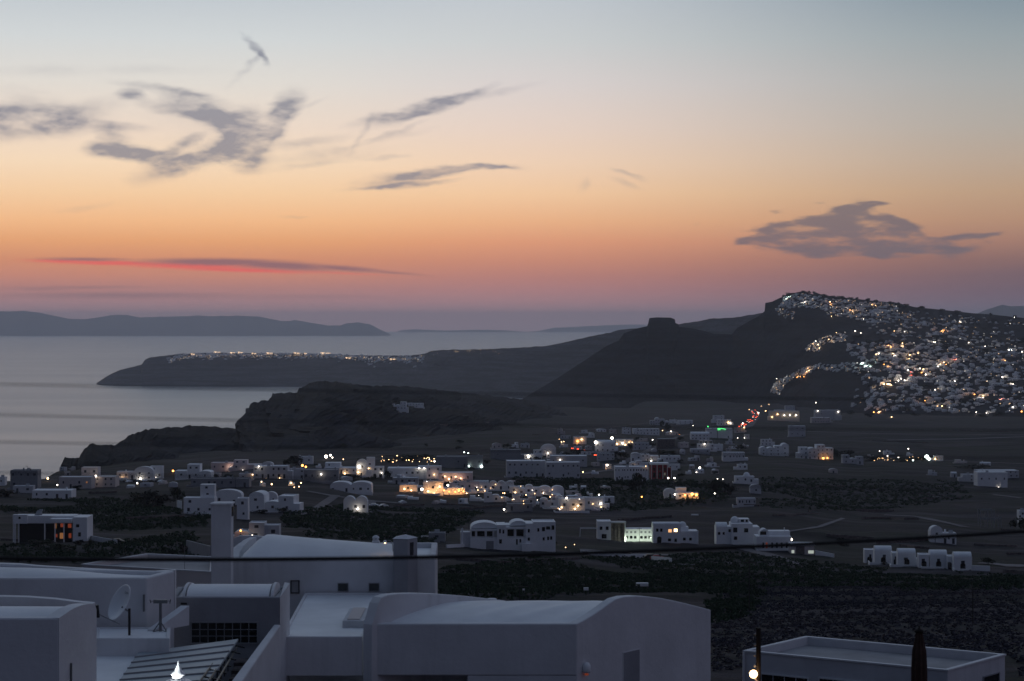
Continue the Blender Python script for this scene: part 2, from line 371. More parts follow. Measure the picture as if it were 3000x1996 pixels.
# the long caldera hill: rock outcrop in the middle, steep cliff, town slope on the right
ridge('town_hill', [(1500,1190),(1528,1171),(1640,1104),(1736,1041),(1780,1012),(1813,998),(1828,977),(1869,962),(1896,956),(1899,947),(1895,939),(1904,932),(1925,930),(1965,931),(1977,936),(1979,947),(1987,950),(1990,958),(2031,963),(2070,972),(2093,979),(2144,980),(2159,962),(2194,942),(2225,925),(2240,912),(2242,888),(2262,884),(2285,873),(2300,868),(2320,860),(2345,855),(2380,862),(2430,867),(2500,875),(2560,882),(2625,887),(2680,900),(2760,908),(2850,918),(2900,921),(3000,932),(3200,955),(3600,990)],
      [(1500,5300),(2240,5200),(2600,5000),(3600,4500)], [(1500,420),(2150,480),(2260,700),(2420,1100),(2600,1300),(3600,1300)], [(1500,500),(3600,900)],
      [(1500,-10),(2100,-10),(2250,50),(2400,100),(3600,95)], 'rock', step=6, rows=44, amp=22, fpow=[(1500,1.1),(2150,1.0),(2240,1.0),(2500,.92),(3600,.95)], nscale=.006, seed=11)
# far cape and the ridge that joins it
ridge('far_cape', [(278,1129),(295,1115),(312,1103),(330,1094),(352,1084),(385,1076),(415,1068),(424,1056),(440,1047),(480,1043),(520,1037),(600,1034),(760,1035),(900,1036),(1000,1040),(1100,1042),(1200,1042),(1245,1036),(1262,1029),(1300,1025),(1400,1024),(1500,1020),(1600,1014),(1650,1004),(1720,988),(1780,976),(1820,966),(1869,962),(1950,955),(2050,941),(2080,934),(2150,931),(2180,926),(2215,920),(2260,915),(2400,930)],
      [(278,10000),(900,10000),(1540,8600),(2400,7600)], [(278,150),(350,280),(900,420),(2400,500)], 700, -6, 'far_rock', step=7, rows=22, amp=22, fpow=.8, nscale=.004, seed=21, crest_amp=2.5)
# islands on the horizon
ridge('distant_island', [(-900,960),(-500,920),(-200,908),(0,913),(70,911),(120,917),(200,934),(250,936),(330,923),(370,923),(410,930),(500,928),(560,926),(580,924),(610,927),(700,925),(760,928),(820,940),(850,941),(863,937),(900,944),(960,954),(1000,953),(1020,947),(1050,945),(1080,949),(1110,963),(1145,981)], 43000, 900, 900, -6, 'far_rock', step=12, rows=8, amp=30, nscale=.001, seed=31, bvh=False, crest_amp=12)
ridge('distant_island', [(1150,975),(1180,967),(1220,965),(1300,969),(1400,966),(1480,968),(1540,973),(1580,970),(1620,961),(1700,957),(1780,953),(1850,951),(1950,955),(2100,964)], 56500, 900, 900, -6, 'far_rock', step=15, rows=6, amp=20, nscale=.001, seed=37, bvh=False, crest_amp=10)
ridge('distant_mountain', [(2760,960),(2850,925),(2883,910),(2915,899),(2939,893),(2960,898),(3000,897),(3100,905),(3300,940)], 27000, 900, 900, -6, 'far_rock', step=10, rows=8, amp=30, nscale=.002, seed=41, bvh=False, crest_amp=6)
#@@PART2@@
# ================================================================ materials for things
pbr('wash', (.72,.73,.75), .9, .08, .45, .3, 5, streak=True)
pbr('village_wash', (.90,.91,.92), .9, .06, .2)
pbr('wash_roof', (.86,.88,.90), .85, .09, .35, .15, 3)
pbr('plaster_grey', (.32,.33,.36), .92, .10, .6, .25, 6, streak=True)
pbr('plaster_warm', (.66,.60,.58), .92, .08, .6, .25, 6)
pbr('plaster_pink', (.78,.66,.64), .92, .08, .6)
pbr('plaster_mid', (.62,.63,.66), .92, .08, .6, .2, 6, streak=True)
pbr('concrete', (.36,.36,.38), .95, .15, .5, .3, 4)
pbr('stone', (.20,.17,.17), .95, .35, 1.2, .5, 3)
pbr('red_paint', (.30,.035,.045), .7, .15, .5)
pbr('glass_dark', (.012,.014,.018), .15, .1, 1, spec=.6)
pbr('pane_dim', (.055,.06,.075), .5, .1, 1)
pbr('frame_grey', (.30,.31,.33), .6, .1, 1)
pbr('metal', (.20,.21,.22), .45, .1, 3, metal=.6)
pbr('dark_metal', (.03,.03,.032), .5, .1, 3)
pbr('black_rubber', (.006,.006,.007), .7, .1, 3)
pbr('wood_dark', (.022,.017,.015), .85, .3, 4, .3, 10)
pbr('canvas_brown', (.07,.04,.032), .95, .2, 5, .3, 20)
pbr('canopy_panel', (.36,.41,.44), .5, .08, .8)
pbr('dish_white', (.88,.90,.92), .4, .05, 1)
pbr('trunk', (.06,.05,.045), .95, .3, 3)
pbr('foliage', (.035,.045,.025), .95, .3, .8, col2=(.018,.024,.016))
pbr('foliage_deep', (.018,.021,.018), .95, .3, .8, col2=(.010,.012,.011))
pbr('vine_leaf', (.042,.076,.038), .9, .3, .12, col2=(.018,.032,.022), vec='World')
pbr('scrub_leaf', (.085,.076,.086), .95, .3, .03, col2=(.048,.050,.072), vec='World')
pbr('road', (.12,.115,.135), .95, .12, .3)
pbr('path', (.17,.165,.185), .95, .15, .3)
glow('lamp_warm', (1, .60, .28), 9); glow('lamp_white', (1, .88, .74), 10); glow('lamp_cool', (.80, 1, .92), 11)
glow('lamp_orange', (1, .38, .08), 8); glow('lamp_green', (.10, .9, .22), 2.2); glow('lamp_red', (1, .10, .04), 4); glow('pane_warm', (1, .50, .22), 1.0)
glow('pane_white', (.85, .95, .86), .42); glow('pane_orange', (1, .42, .16), .2); glow('dim_red', (1, .2, .1), .13)
glow('far_warm', (1, .66, .38), 2.4, False); glow('far_white', (1, .93, .84), 2.0, False)

class MB:
    def __init__(s): s.v = []; s.f = []
    def quad(s, a, b, c, d):
        n = len(s.v); s.v += [tuple(a), tuple(b), tuple(c), tuple(d)]; s.f.append((n, n+1, n+2, n+3)); return s
    def poly(s, pts):
        n = len(s.v); s.v += [tuple(p) for p in pts]; s.f.append(tuple(range(n, n+len(pts)))); return s
    def prism(s, pts, z0, z1):
        """footprint pts (counter-clockwise) from z0 to z1; z may be lists"""
        n = len(pts); o = len(s.v)
        za = z0 if isinstance(z0, (list, tuple)) else [z0]*n; zb = z1 if isinstance(z1, (list, tuple)) else [z1]*n
        s.v += [(p[0], p[1], z) for p, z in zip(pts, za)]+[(p[0], p[1], z) for p, z in zip(pts, zb)]
        s.f.append(tuple(o+i for i in reversed(range(n)))); s.f.append(tuple(o+n+i for i in range(n)))
        for i in range(n):
            j = (i+1) % n; s.f.append((o+i, o+j, o+n+j, o+n+i))
        return s
    def box(s, x0, x1, y0, y1, z0, z1): return s.prism([(x0,y0),(x1,y0),(x1,y1),(x0,y1)], z0, z1)
    def tube(s, pts, r, n=6, r2=None, cap=True):
        rings = []
        m = len(pts)
        for i, p in enumerate(pts):
            p = Vector(p); a = Vector(pts[max(0, i-1)]); b = Vector(pts[min(m-1, i+1)]); d = (b-a).normalized()
            u = d.cross(Vector((0,0,1)) if abs(d.z) < .9 else Vector((1,0,0))).normalized(); w = d.cross(u)
            rr = r if r2 is None else lerp(r, r2, i/(m-1))
            o = len(s.v); s.v += [tuple(p+(u*math.cos(2*math.pi*k/n)+w*math.sin(2*math.pi*k/n))*rr) for k in range(n)]; rings.append(o)
        for a, b in zip(rings, rings[1:]):
            for k in range(n): s.f.append((a+k, a+(k+1) % n, b+(k+1) % n, b+k))
        if cap: s.f.append(tuple(rings[0]+k for k in reversed(range(n)))); s.f.append(tuple(rings[-1]+k for k in range(n)))
        return s
    def lathe(s, c, prof, n=16, ax=None, ang=2*math.pi):
        o = len(s.v); m = len(prof)
        for k in range(n):
            a = 2*math.pi*k/n
            for r, z in prof: s.v.append((c[0]+r*math.cos(a), c[1]+r*math.sin(a), c[2]+z))
        for k in range(n):
            for i in range(m-1):
                a = o+k*m+i; b = o+((k+1) % n)*m+i; s.f.append((a, b, b+1, a+1))
        return s
    def ball(s, c, r, n=8, m=5, sz=1):
        return s.lathe(c, [(max(.001, r*math.sin(math.pi*i/m)), -r*sz*math.cos(math.pi*i/m)) for i in range(m+1)], n)
    def arch(s, x0, x1, y0, y1, z0, rise, seg=10, full=True):
        """barrel vault, axis along y, springing at z0"""
        P_ = [(lerp(x0, x1, .5-.5*math.cos(math.pi*k/seg)), z0+rise*math.sin(math.pi*k/seg)) for k in range(seg+1)]
        o = len(s.v)
        for y in (y0, y1): s.v += [(x, y, z) for x, z in P_]
        n = seg+1
        for k in range(seg): s.f.append((o+k, o+k+1, o+n+k+1, o+n+k)[::-1])
        s.f.append(tuple(o+k for k in range(n))[::-1]); s.f.append(tuple(o+n+k for k in range(n)))
        return s
    def archx(s, x0, x1, y0, y1, z0, rise, seg=10):
        P_ = [(lerp(y0, y1, .5-.5*math.cos(math.pi*k/seg)), z0+rise*math.sin(math.pi*k/seg)) for k in range(seg+1)]
        o = len(s.v)
        for x in (x0, x1): s.v += [(x, y, z) for y, z in P_]
        n = seg+1
        for k in range(seg): s.f.append((o+k, o+k+1, o+n+k+1, o+n+k))
        s.f.append(tuple(o+k for k in range(n))); s.f.append(tuple(o+n+k for k in range(n))[::-1])
        return s
    def build(s, name, mat, parent=None, smooth=False):
        return mesh_obj(name, s.v, s.f, mat, parent, smooth)

def inset(pts, w):
    n = len(pts); out = []
    for i in range(n):
        p = Vector(pts[i]); a = (p-Vector(pts[i-1])).normalized(); b = (Vector(pts[(i+1) % n])-p).normalized()
        na = Vector((-a.y, a.x)); nb = Vector((-b.y, b.x)); m = (na+nb).normalized()
        out.append(tuple(p+m*(w/max(.3, m.dot(na)))))
    return out
def shell(pts, z0, z1, w=.3, dep=.35):
    """outer walls with a parapet ring; returns the mesh builder and the inner outline"""
    mb = MB(); n = len(pts); q = inset(pts, w)
    for i in range(n):
        j = (i+1) % n; a, b, c, d = pts[i], pts[j], q[j], q[i]
        mb.quad((*a, z0), (*b, z0), (*b, z1), (*a, z1))
        mb.quad((*a, z1), (*b, z1), (*c, z1), (*d, z1))
        mb.quad((*c, z1-dep), (*d, z1-dep), (*d, z1), (*c, z1))
    return mb, q
def bevel(o, w=.05, seg=2):
    m = o.modifiers.new('bevel', 'BEVEL'); m.width = w; m.segments = seg; m.limit_method = 'ANGLE'; m.angle_limit = R(40)
    return o
def weld(o):
    bm = bmesh.new(); bm.from_mesh(o.data); bmesh.ops.remove_doubles(bm, verts=bm.verts, dist=.002); bmesh.ops.recalc_face_normals(bm, faces=bm.faces); bm.to_mesh(o.data); bm.free(); return o
def xy(x, y, drop): p = Pd(x, y, drop); return (p.x, p.y)
def on_wall(A, B, x, y):
    """point of pixel x, y on the vertical plane through plan points A, B"""
    k = (x-CX)/F; dx, dy = B[0]-A[0], B[1]-A[1]
    t = (k*A[1]-A[0])/(dx-k*dy); D = A[1]+t*dy
    return P(x, y, D)
def window_on(A, B, x0, x1, y0, y1, parent, mat='glass_dark', frame=True, nx=1, nz=1, deep=.06, fw=.06, fmat='frame_grey'):
    """window on the vertical wall through A, B between photo pixels"""
    a, b = on_wall(A, B, x0, y1), on_wall(A, B, x1, y1); zt = on_wall(A, B, x0, y0).z; zb = a.z
    d = Vector((b.x-a.x, b.y-a.y, 0)); L = d.length; d.normalize(); n = Vector((d.y, -d.x, 0))
    if n.y > 0: n = -n
    def pr(mb, u0, u1, z0, z1, o0, o1):
        q = [a+d*u0+n*o0, a+d*u1+n*o0, a+d*u1+n*o1, a+d*u0+n*o1]
        mb.prism([(p.x, p.y) for p in q][::-1], z0, z1)
    w = MB(); pr(w, 0, L, zb, zt, -.05, .015); W_ = w.build('window', mat, parent)
    if frame:
        f = MB(); e = fw
        pr(f, -e, L+e, zt, zt+e, -.04, deep); pr(f, -e, L+e, zb-e, zb, -.04, deep)
        pr(f, -e, 0, zb, zt, -.04, deep-.003); pr(f, L, L+e, zb, zt, -.04, deep-.003)
        for i in range(1, nx): pr(f, L*i/nx-.012, L*i/nx+.012, zb, zt, .01, .03)
        for i in range(1, nz): z = lerp(zb, zt, i/nz); pr(f, 0, L, z-.012, z+.012, .01, .027)
        f.build('frame', fmat, W_)
    return W_
def zd(d): return H-d
def lamp_light(loc, color, power, radius=.15, parent=None):
    d = bpy.data.lights.new('lamp_light', 'POINT'); d.energy = power; d.color = color; d.shadow_soft_size = radius
    o = bpy.data.objects.new('lamp_light', d); COL.objects.link(o); o.location = loc
    if parent: o.parent = parent; o.matrix_parent_inverse = Matrix.Translation(-Vector(parent.location))
    return o
def world_children(root):
    """parts were modelled at world position: keep them there under a root that stands at the base"""
    for o in bpy.data.objects:
        if o.parent == root and o.type in ('MESH',) : o.matrix_parent_inverse = Matrix.Translation(-Vector(root.location))
def thing(name, label, cat, loc, group=None, rz=0): return tag(empty(name, loc, rz), label, cat, group)

# ================================================================ foreground roofs
def foreground():
    zb = zd(21)
    # ---- right building with the vaulted roof
    r = thing('vaulted_house', 'white house filling the centre foreground, long low vaulted roof and arched gable end', 'house', (0, 82, zb))
    A, B, C_, D_ = (-5.65,80), (2.45,80), (8.28,88), (0.3,88.2)
    zr = zd(11.45)
    # right gable, outline follows the arched parapet
    def gable(A, B, pts, th, off, par, name, mat='wash'):
        top = [on_wall(A, B, x, y) for x, y in pts]
        d = Vector((B[0]-A[0], B[1]-A[1], 0)).normalized(); n = Vector((-d.y, d.x, 0))*off
        mb = MB(); m = len(top)
        for i in range(m-1):
            a, b = top[i], top[i+1]; a2, b2 = a+n, b+n
            az, bz = Vector((a.x,a.y,zb)), Vector((b.x,b.y,zb)); a2z, b2z = az+n, bz+n
            mb.quad(az, bz, b, a); mb.quad(b2z, a2z, a2, b2); mb.quad(a, b, b2, a2)
            if i == 0: mb.quad(a2z, az, a, a2)
            if i == m-2: mb.quad(bz, b2z, b2, b)
        o = weld(mb.build(name, mat, par)); return bevel(o, .04)
    gp = [(1690,1828),(1712,1817),(1740,1800),(1765,1783),(1788,1766),(1805,1755),(1830,1748),(1865,1746),(1900,1748),(1940,1753),(1975,1760),(2010,1768),(2045,1777),(2083,1787)]
    gable(B, C_, gp, .4, .42, r, 'gable_wall')
    gl = [(1063,1828),(1072,1800),(1082,1765),(1092,1748),(1110,1741),(1145,1737),(1200,1736),(1259,1738),(1350,1745),(1452,1757),(1513,1775)]
    gable((A[0],A[1]), (A[0]+5.83,A[1]+8), gl, .4, -.45, r, 'gable_wall')
    mb = MB(); x1 = (1370-CX)/F*80
    mb.prism([(A[0]+.02,80),(B[0],80),(B[0]+.3,80.4),(A[0]+.3,80.4)], zd(13.42), zr)
    o = bevel(weld(mb.build('wall', 'wash', r)), .05)
    mb = MB(); mb.prism([(-9.2,82.4),(x1,82.4),(x1,82.8),(-9.2,82.8)], zb, zd(13.4)); mb.prism([(x1+.002,80.003),(B[0]-.003,80.003),(B[0]+.2,80.4),(x1,84)], zb, zd(13.425)); mb.build('lower_wall', 'wash', r)
    # vault sheet
    mb = MB(); n = 16; rows = []
    for k in range(n+1):
        t = k/n; zz = lerp(-11.56, -12.0, t)+.62*math.sin(math.pi*min(1, t*1.04))**.8
        rows.append((t, zz))
    nx = 40
    for (t0, z0), (t1, z1) in zip(rows, rows[1:]):
        for i in range(nx):
            a0, a1 = i/nx, (i+1)/nx
            f = lambda a, t, z: Vector((lerp(A[0]+.45, B[0]-.3, a)+5.83*t, 80.38+7.6*t, H+z+.05*noise.noise((a*9, t*4, 2))))
            mb.quad(f(a0,t0,z0), f(a1,t0,z0), f(a1,t1,z1), f(a0,t1,z1))
    weld(mb.build('vault_roof', 'wash_roof', r, True))
    # ledge between left gable and vault
    mb = MB(); mb.prism([(A[0]+.5,80.6),(A[0]+.85,80.6),(A[0]+.85+4.2,86.6),(A[0]+.5+4.2,86.6)], zd(11.7), zd(11.34)); bevel(mb.build('roof_curb', 'wash_roof', r), .05)
    # wall lamp and door niche on the gable
    l = MB(); c = on_wall(B, C_, 1711, 1958); d = Vector((C_[0]-B[0], C_[1]-B[1], 0)).normalized(); nn = Vector((d.y, -d.x, 0))
    window_on(B, C_, 1826, 1873, 1914, 2040, r, 'plaster_grey', True, fw=.03, deep=.02, fmat='wash')
    world_children(r)
    w = thing('wall_lamp', 'oval white wall lamp with orange glow below, on arched gable wall', 'lamp', tuple(c+nn*.12))
    MB().lathe((0,0,0), [(.001,.24),(.09,.22),(.15,.1),(.16,-.08),(.12,-.16),(.001,-.17)], 14).build('shade', 'dish_white', w, True)
    MB().ball((0,0,-.22), .085, 10, 6, .6).build('bulb', 'dim_red', w, True)
    # low terrace left of it
    t = thing('flat_roof_house', 'white flat terrace roof with low hatch, between dark cube room and vaulted house', 'house', (-7.3, 86, zb))
    pts = [(-8.75,80.03),(A[0]-.01,80.03),(A[0]+.15,92.9),(-9.1,92.9)]
    mb, q = shell(pts, zd(13.42), zd(11.94), .12, .1); bevel(weld(mb.build('wall', 'wash', t)), .04)
    mb = MB(); nx, ny = 10, 16
    for i in range(nx):
        for j in range(ny):
            g = lambda a, b: Vector((lerp(lerp(q[0][0],q[3][0],b), lerp(q[1][0],q[2][0],b), a), lerp(q[0][1],q[3][1],b), zd(12.03)+.03*noise.noise((a*6,b*8,1))))
            mb.quad(g(i/nx,j/ny), g((i+1)/nx,j/ny), g((i+1)/nx,(j+1)/ny), g(i/nx,(j+1)/ny))
    weld(mb.build('roof', 'wash_roof', t, True))
    a, b, c, d = xy(1003,1836,11.98), xy(1066,1836,11.98), xy(1085,1780,11.6), xy(1024,1780,11.6)
    bevel(MB().prism([a,b,c,d], [zd(12.1)]*4, [zd(11.75),zd(11.75),zd(11.62),zd(11.62)]).build('roof_hatch', 'plaster_mid', t), .04)
    cover = MB().prism(inset([a,b,c,d], .18), [zd(11.8)]*4, [zd(11.70),zd(11.70),zd(11.575),zd(11.575)]).build('hatch_cover', 'plaster_warm', t)
    world_children(t)
    # ---- centre house with vault, box tower, windows
    r = thing('barrel_roof_house', 'white house behind the terrace with swelling barrel roof and three small square windows', 'house', (-6, 95, zb))
    A, B = ((645-CX)/F*93, 93), ((1276-CX)/F*93, 93); A2, B2 = (A[0], 99.5), ((1282-CX)/F*99.5, 99.5)
    mb, q = shell([A, B, B2, A2], zb, zd(10.42), .28, .25); bevel(weld(mb.build('wall', 'plaster_mid', r)), .06)
    MB().poly([(q[0][0],q[0][1],zd(10.66)),(q[1][0],q[1][1],zd(10.66)),(q[2][0],q[2][1],zd(10.66)),(q[3][0],q[3][1],zd(10.66))]).build('roof', 'wash_roof', r)
    # swelling vault lofted over the roof
    mb = MB(); S = []
    for i in range(25):
        a = i/24; x = lerp(A[0]+.75, (1150-CX)/F*93.5, a); hgt = lerp(1.02, .42, a**.8)*min(1, (a+.02)*9)**.5
        S.append([Vector((x+(.5*(1-a) if k else 0)*math.sin(math.pi*k/24), lerp(93.45, 99.0, k/12), zd(10.66)+.02+hgt*max(0, math.sin(math.pi*k/12))**.75)) for k in range(13)])
    for s0, s1 in zip(S, S[1:]):
        for k in range(12): mb.quad(s0[k], s1[k], s1[k+1], s0[k+1])
    mb.poly(S[0][::-1]); weld(mb.build('vault_roof', 'wash_roof', r, True))
    # arched parapet behind it
    pts = [(684,1578),(700,1571),(740,1570),(790,1575),(850,1586),(930,1598),(1000,1606)]
    top = [P(x, y, 99.8) for x, y in pts]; mb = MB()
    for a, b in zip(top, top[1:]):
        mb.prism([(a.x,99.8),(b.x,99.8),(b.x,100.1),(a.x,100.1)], zd(11), [a.z,b.z,b.z,a.z])
    weld(mb.build('back_parapet', 'plaster_mid', r))
    # curved side parapet at left of the vault
    sp = [(618+70,1640),(692,1618),(706,1598),(722,1583),(742,1574)]
    mb = MB(); top = [P(x, y, 93.3+1.45*i) for i, (x, y) in enumerate(sp)]
    for a, b in zip(top, top[1:]): mb.prism([(a.x-.15,a.y),(a.x+.15,a.y),(b.x+.15,b.y),(b.x-.15,b.y)], zd(11), [a.z,a.z,b.z,b.z])
    weld(mb.build('side_parapet', 'plaster_mid', r))
    window_on(A, B, 854, 875, 1703, 1736, r, 'frame_grey', True, 1, 1, .05, .04, 'dark_metal')
    window_on(A, B, 991, 1019, 1710, 1731, r, 'glass_dark', True, 1, 1, .04, .03)
    window_on(A, B, 1082, 1110, 1710, 1731, r, 'glass_dark', True, 1, 1, .04, .03)
    window_on(A, B, 664, 679, 1669, 1674, r, 'dark_metal', False)
    world_children(r)
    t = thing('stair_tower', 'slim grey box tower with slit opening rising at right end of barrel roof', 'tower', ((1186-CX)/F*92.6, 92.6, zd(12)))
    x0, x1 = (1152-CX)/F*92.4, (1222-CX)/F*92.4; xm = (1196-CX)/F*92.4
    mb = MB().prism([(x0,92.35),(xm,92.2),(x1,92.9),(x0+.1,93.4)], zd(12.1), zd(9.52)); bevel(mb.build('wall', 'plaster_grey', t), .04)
    mb = MB(); c = Vector(((x0+x1)/2, 92.75, zd(9.36))); ring = [Vector((x0-.03,92.32,zd(9.515))),Vector((xm,92.16,zd(9.515))),Vector((x1+.03,92.9,zd(9.515))),Vector((x0+.08,93.44,zd(9.515)))]
    for i in range(4): mb.poly([ring[i], ring[(i+1)%4], c])
    mb.build('roof', 'plaster_mid', t)
    window_on((xm,92.2), (x1,92.9), 1201, 1211, 1590, 1628, t, 'glass_dark', False)
    world_children(t)
    t = thing('chimney_tower', 'tall square white chimney tower with side slit, left of the barrel roof', 'tower', (-12.3, 90.6, zb))
    X0, X1, X2 = (618-CX)/F*90, (677-CX)/F*90, (684-CX)/F*90.9
    bevel(MB().prism([(X0,90),(X1,90),(X2,90.9),(X0+.05,90.9)], zb, zd(7.78)).build('wall', 'plaster_mid', t), .03)
    window_on((X1,90), (X2,90.9), 678.4, 681, 1485, 1513, t, 'glass_dark', False)
    bevel(MB().prism([(X0-.06,89.94),(X1+.04,89.94),(X2+.06,90.95),(X0,90.95)], zd(7.84), zd(7.76)).build('cap', 'wash', t), .02)
    world_children(t)
    # chimneys
    for x, yt, yb_, D, lab in ((935,1577,1604,99,'small white roof chimney with open lantern top above the barrel roof'), (1101,1568,1612,97,'taller white chimney with round domed lantern cap beside slim box tower')):
        s = D/F; b = P(x, yb_, D); h = (yb_-yt)*s; w = .20 if x < 1000 else .17
        t = thing('chimney', lab, 'chimney', tuple(b))
        bevel(MB().box(-w, w, -w, w, -.6, h*.6).build('stack', 'wash', t), .02)
        mb = MB().lathe((0,0,h*.6), [(w*.9,0),(w*.9,.06),(w*.5,.07),(w*.5,.1)], 12)
        for a in range(4): an = R(45+90*a); mb.tube([(w*.65*math.cos(an), w*.65*math.sin(an), h*.6), (w*.65*math.cos(an), w*.65*math.sin(an), h*.82)], .035, 6)
        mb.build('lantern', 'wash', t)
        MB().lathe((0,0,h*.82), [(w*.95,-.02),(w*.95,.03),(w*.75,h*.1),(w*.35,h*.16),(.001,h*.18)], 12).build('cap', 'wash', t, True)
    # swan neck lamp
    b = P(1148, 1603, 94)
    t = thing('roof_lamp', 'small lit swan-neck lamp on a curved arm beside slim box tower', 'lamp', tuple(b))
    MB().tube([(.05,0,-.2),(.03,0,.12),(-.04,0,.26),(-.16,0,.30),(-.28,0,.29)], .018, 6).build('arm', 'frame_grey', t, True)
    MB().lathe((-.3,0,.22), [(.001,.09),(.05,.08),(.10,-.02)], 10).build('shade', 'dish_white', t, True)
    MB().ball((-.3,0,.2), .045, 8, 5).build('bulb', 'lamp_warm', t, True)
    # ---- flat roof behind, left of the chimney tower
    r = thing('rimmed_roof_house', 'low flat-roofed house with thin pale roof rim behind the left roofs', 'house', (-17, 108, zb))
    pts = [xy(240,1656,12.4), xy(622,1678,12.4), xy(626,1634,12.4), xy(430,1625,12.4)]
    mb, q = shell(pts, zb, zd(12.4), .16, .22); weld(mb.build('wall', 'plaster_warm', r))
    mb = MB().poly([(p[0],p[1],zd(12.6)) for p in q]); mb.build('roof', 'concrete', r)
    rim = MB(); qq = inset(pts, -.03); q2 = inset(pts, .12)
    for i in range(4):
        j = (i+1)%4; rim.prism([qq[i],qq[j],q2[j],q2[i]], zd(12.40)+.004, zd(12.34))
    rim.build('roof_rim', 'wash', r); world_children(r)
    p = Pd(541, 1668, 12.5); t = thing('roof_aerial', 'thin bare aerial mast standing on the rimmed flat roof', 'aerial', tuple(p))
    MB().tube([(0,0,-.2),(0,0,1.15)], .014, 6).build('mast', 'metal', t); MB().tube([(-.09,0,1.05),(.1,0,1.1)], .008, 5).tube([(-.06,0,.95),(.07,0,1.0)], .008, 5).build('crossbar', 'metal', t)
    # ---- long building at left with dished roof
    r = thing('long_white_house', 'long white house at left edge with pale bowed roof, behind the dish', 'house', (-17, 77, zb))
    dr = 9.12; A = xy(-260,1693,dr); B = xy(430,1693,dr); C_ = xy(512,1673,dr); E = xy(-260,1655,dr)
    mb, q = shell([A,B,C_,E], zb, zd(dr), .3, .16); bevel(weld(mb.build('wall', 'wash', r)), .06)
    # raised back parapet, higher on the left
    mb = MB(); pp = [(-260,1648),(0,1652),(60,1654),(110,1659),(230,1666),(340,1672),(430,1679),(455,1675),(512,1671)]
    top = [P(x, y, lerp(E[1], C_[1], (x+260)/772)) for x, y in pp]
    for a, b in zip(top, top[1:]): mb.prism([(a.x,a.y),(b.x,b.y),(b.x,b.y+.35),(a.x,a.y+.35)], zd(11), [a.z,b.z,b.z,a.z])
    weld(mb.build('back_parapet', 'wash', r))
    mb = MB(); nx, ny = 24, 10
    g = lambda a, b: Vector((lerp(lerp(q[0][0],q[3][0],b), lerp(q[1][0],q[2][0],b), a), lerp(lerp(q[0][1],q[3][1],b), lerp(q[1][1],q[2][1],b), a), zd(dr+.14)+.3*math.sin(math.pi*b)**.7*sstep(1, .45, a)))
    for i in range(nx):
        for j in range(ny): mb.quad(g(i/nx,j/ny), g((i+1)/nx,j/ny), g((i+1)/nx,(j+1)/ny), g(i/nx,(j+1)/ny))
    weld(mb.build('vault_roof', 'wash_roof', r, True))
    mb = MB().box(xy(426,1693,dr)[0]-.06, xy(426,1693,dr)[0], 74.9, 75.0, zd(10.3), zd(9.7)); mb.build('drain_pipe', 'metal', r)
    world_children(r)
    # ---- near block at left edge
    r = thing('corner_house', 'white block in the bottom left corner with bowed parapet and bright roof', 'house', (-14.5, 62, zb))
    dr = 8.43; A = xy(-300,1811,dr); B = xy(173,1811,dr); C_ = xy(283,1776,dr); E = xy(-300,1772,dr)
    mb = MB().prism([A,B,(B[0]-.2,B[1]+.36),(A[0],A[1]+.36)], zb, zd(dr)); bevel(mb.build('wall', 'wash', r), .05)
    pts = [(173,1811),(188,1801),(204,1790),(220,1781),(238,1774),(255,1770),(271,1769),(279,1774),(283,1786)]
    top = [on_wall(B, C_, x, y) for x, y in pts]; d = Vector((C_[0]-B[0], C_[1]-B[1], 0)).normalized(); n = Vector((-d.y, d.x, 0))*.42; mb = MB()
    for i, (a, b) in enumerate(zip(top, top[1:])):
        az, bz = Vector((a.x,a.y,zb)), Vector((b.x,b.y,zb)); mb.quad(az,bz,b,a); mb.quad(bz+n,az+n,a+n,b+n); mb.quad(a,b,b+n,a+n)
    mb.quad(top[0], Vector((top[0].x,top[0].y,zb)), Vector((top[0].x,top[0].y,zb))+n, top[0]+n)
    e = top[-1]; mb.quad(Vector((e.x,e.y,zb)), e, e+n, Vector((e.x,e.y,zb))+n)
    weld(mb.build('gable_wall', 'wash', r))
    mb = MB(); pp = [(-300,1745),(0,1748),(80,1750),(160,1756),(230,1765),(272,1769)]
    top = [P(x, y, lerp(E[1], 63.6, (x+300)/572)) for x, y in pp]
    for a, b in zip(top, top[1:]): mb.prism([(a.x,a.y),(b.x,b.y),(b.x,b.y+.35),(a.x,a.y+.35)], zd(10.5), [a.z,b.z,b.z,a.z])
    weld(mb.build('back_parapet', 'wash', r))
    mb = MB(); q = [(A[0],A[1]+.35),(B[0]-.3,B[1]+.35),(C_[0]-.45,C_[1]+.1),(E[0],E[1])]
    g = lambda a, b: Vector((lerp(lerp(q[0][0],q[3][0],b), lerp(q[1][0],q[2][0],b), a), lerp(lerp(q[0][1],q[3][1],b), lerp(q[1][1],q[2][1],b), a), zd(dr+.12)+.22*math.sin(math.pi*b)**.8))
    for i in range(16):
        for j in range(10): mb.quad(g(i/16,j/10), g((i+1)/16,j/10), g((i+1)/16,(j+1)/10), g(i/16,(j+1)/10))
    weld(mb.build('vault_roof', 'wash_roof', r, True))
    p = on_wall(B, C_, 208, 1985); MB().tube([(p.x+.02,p.y-.06,p.z-.3),(p.x+.02,p.y-.06,p.z+.42)], .03, 8).build('drain_pipe', 'metal', r)
    world_children(r)
    # ---- terrace with the dish
    r = thing('dish_terrace', 'small white roof terrace carrying the satellite dish, grey front wall', 'terrace', (-12.8, 73, zb))
    dr = 10.8; pts = [xy(278,1870,dr), xy(497,1870,dr), xy(500,1838,dr), xy(280,1838,dr)]
    mb, q = shell(pts, zb, zd(dr), .14, .05); bevel(weld(mb.build('wall', 'wash', r)), .03)
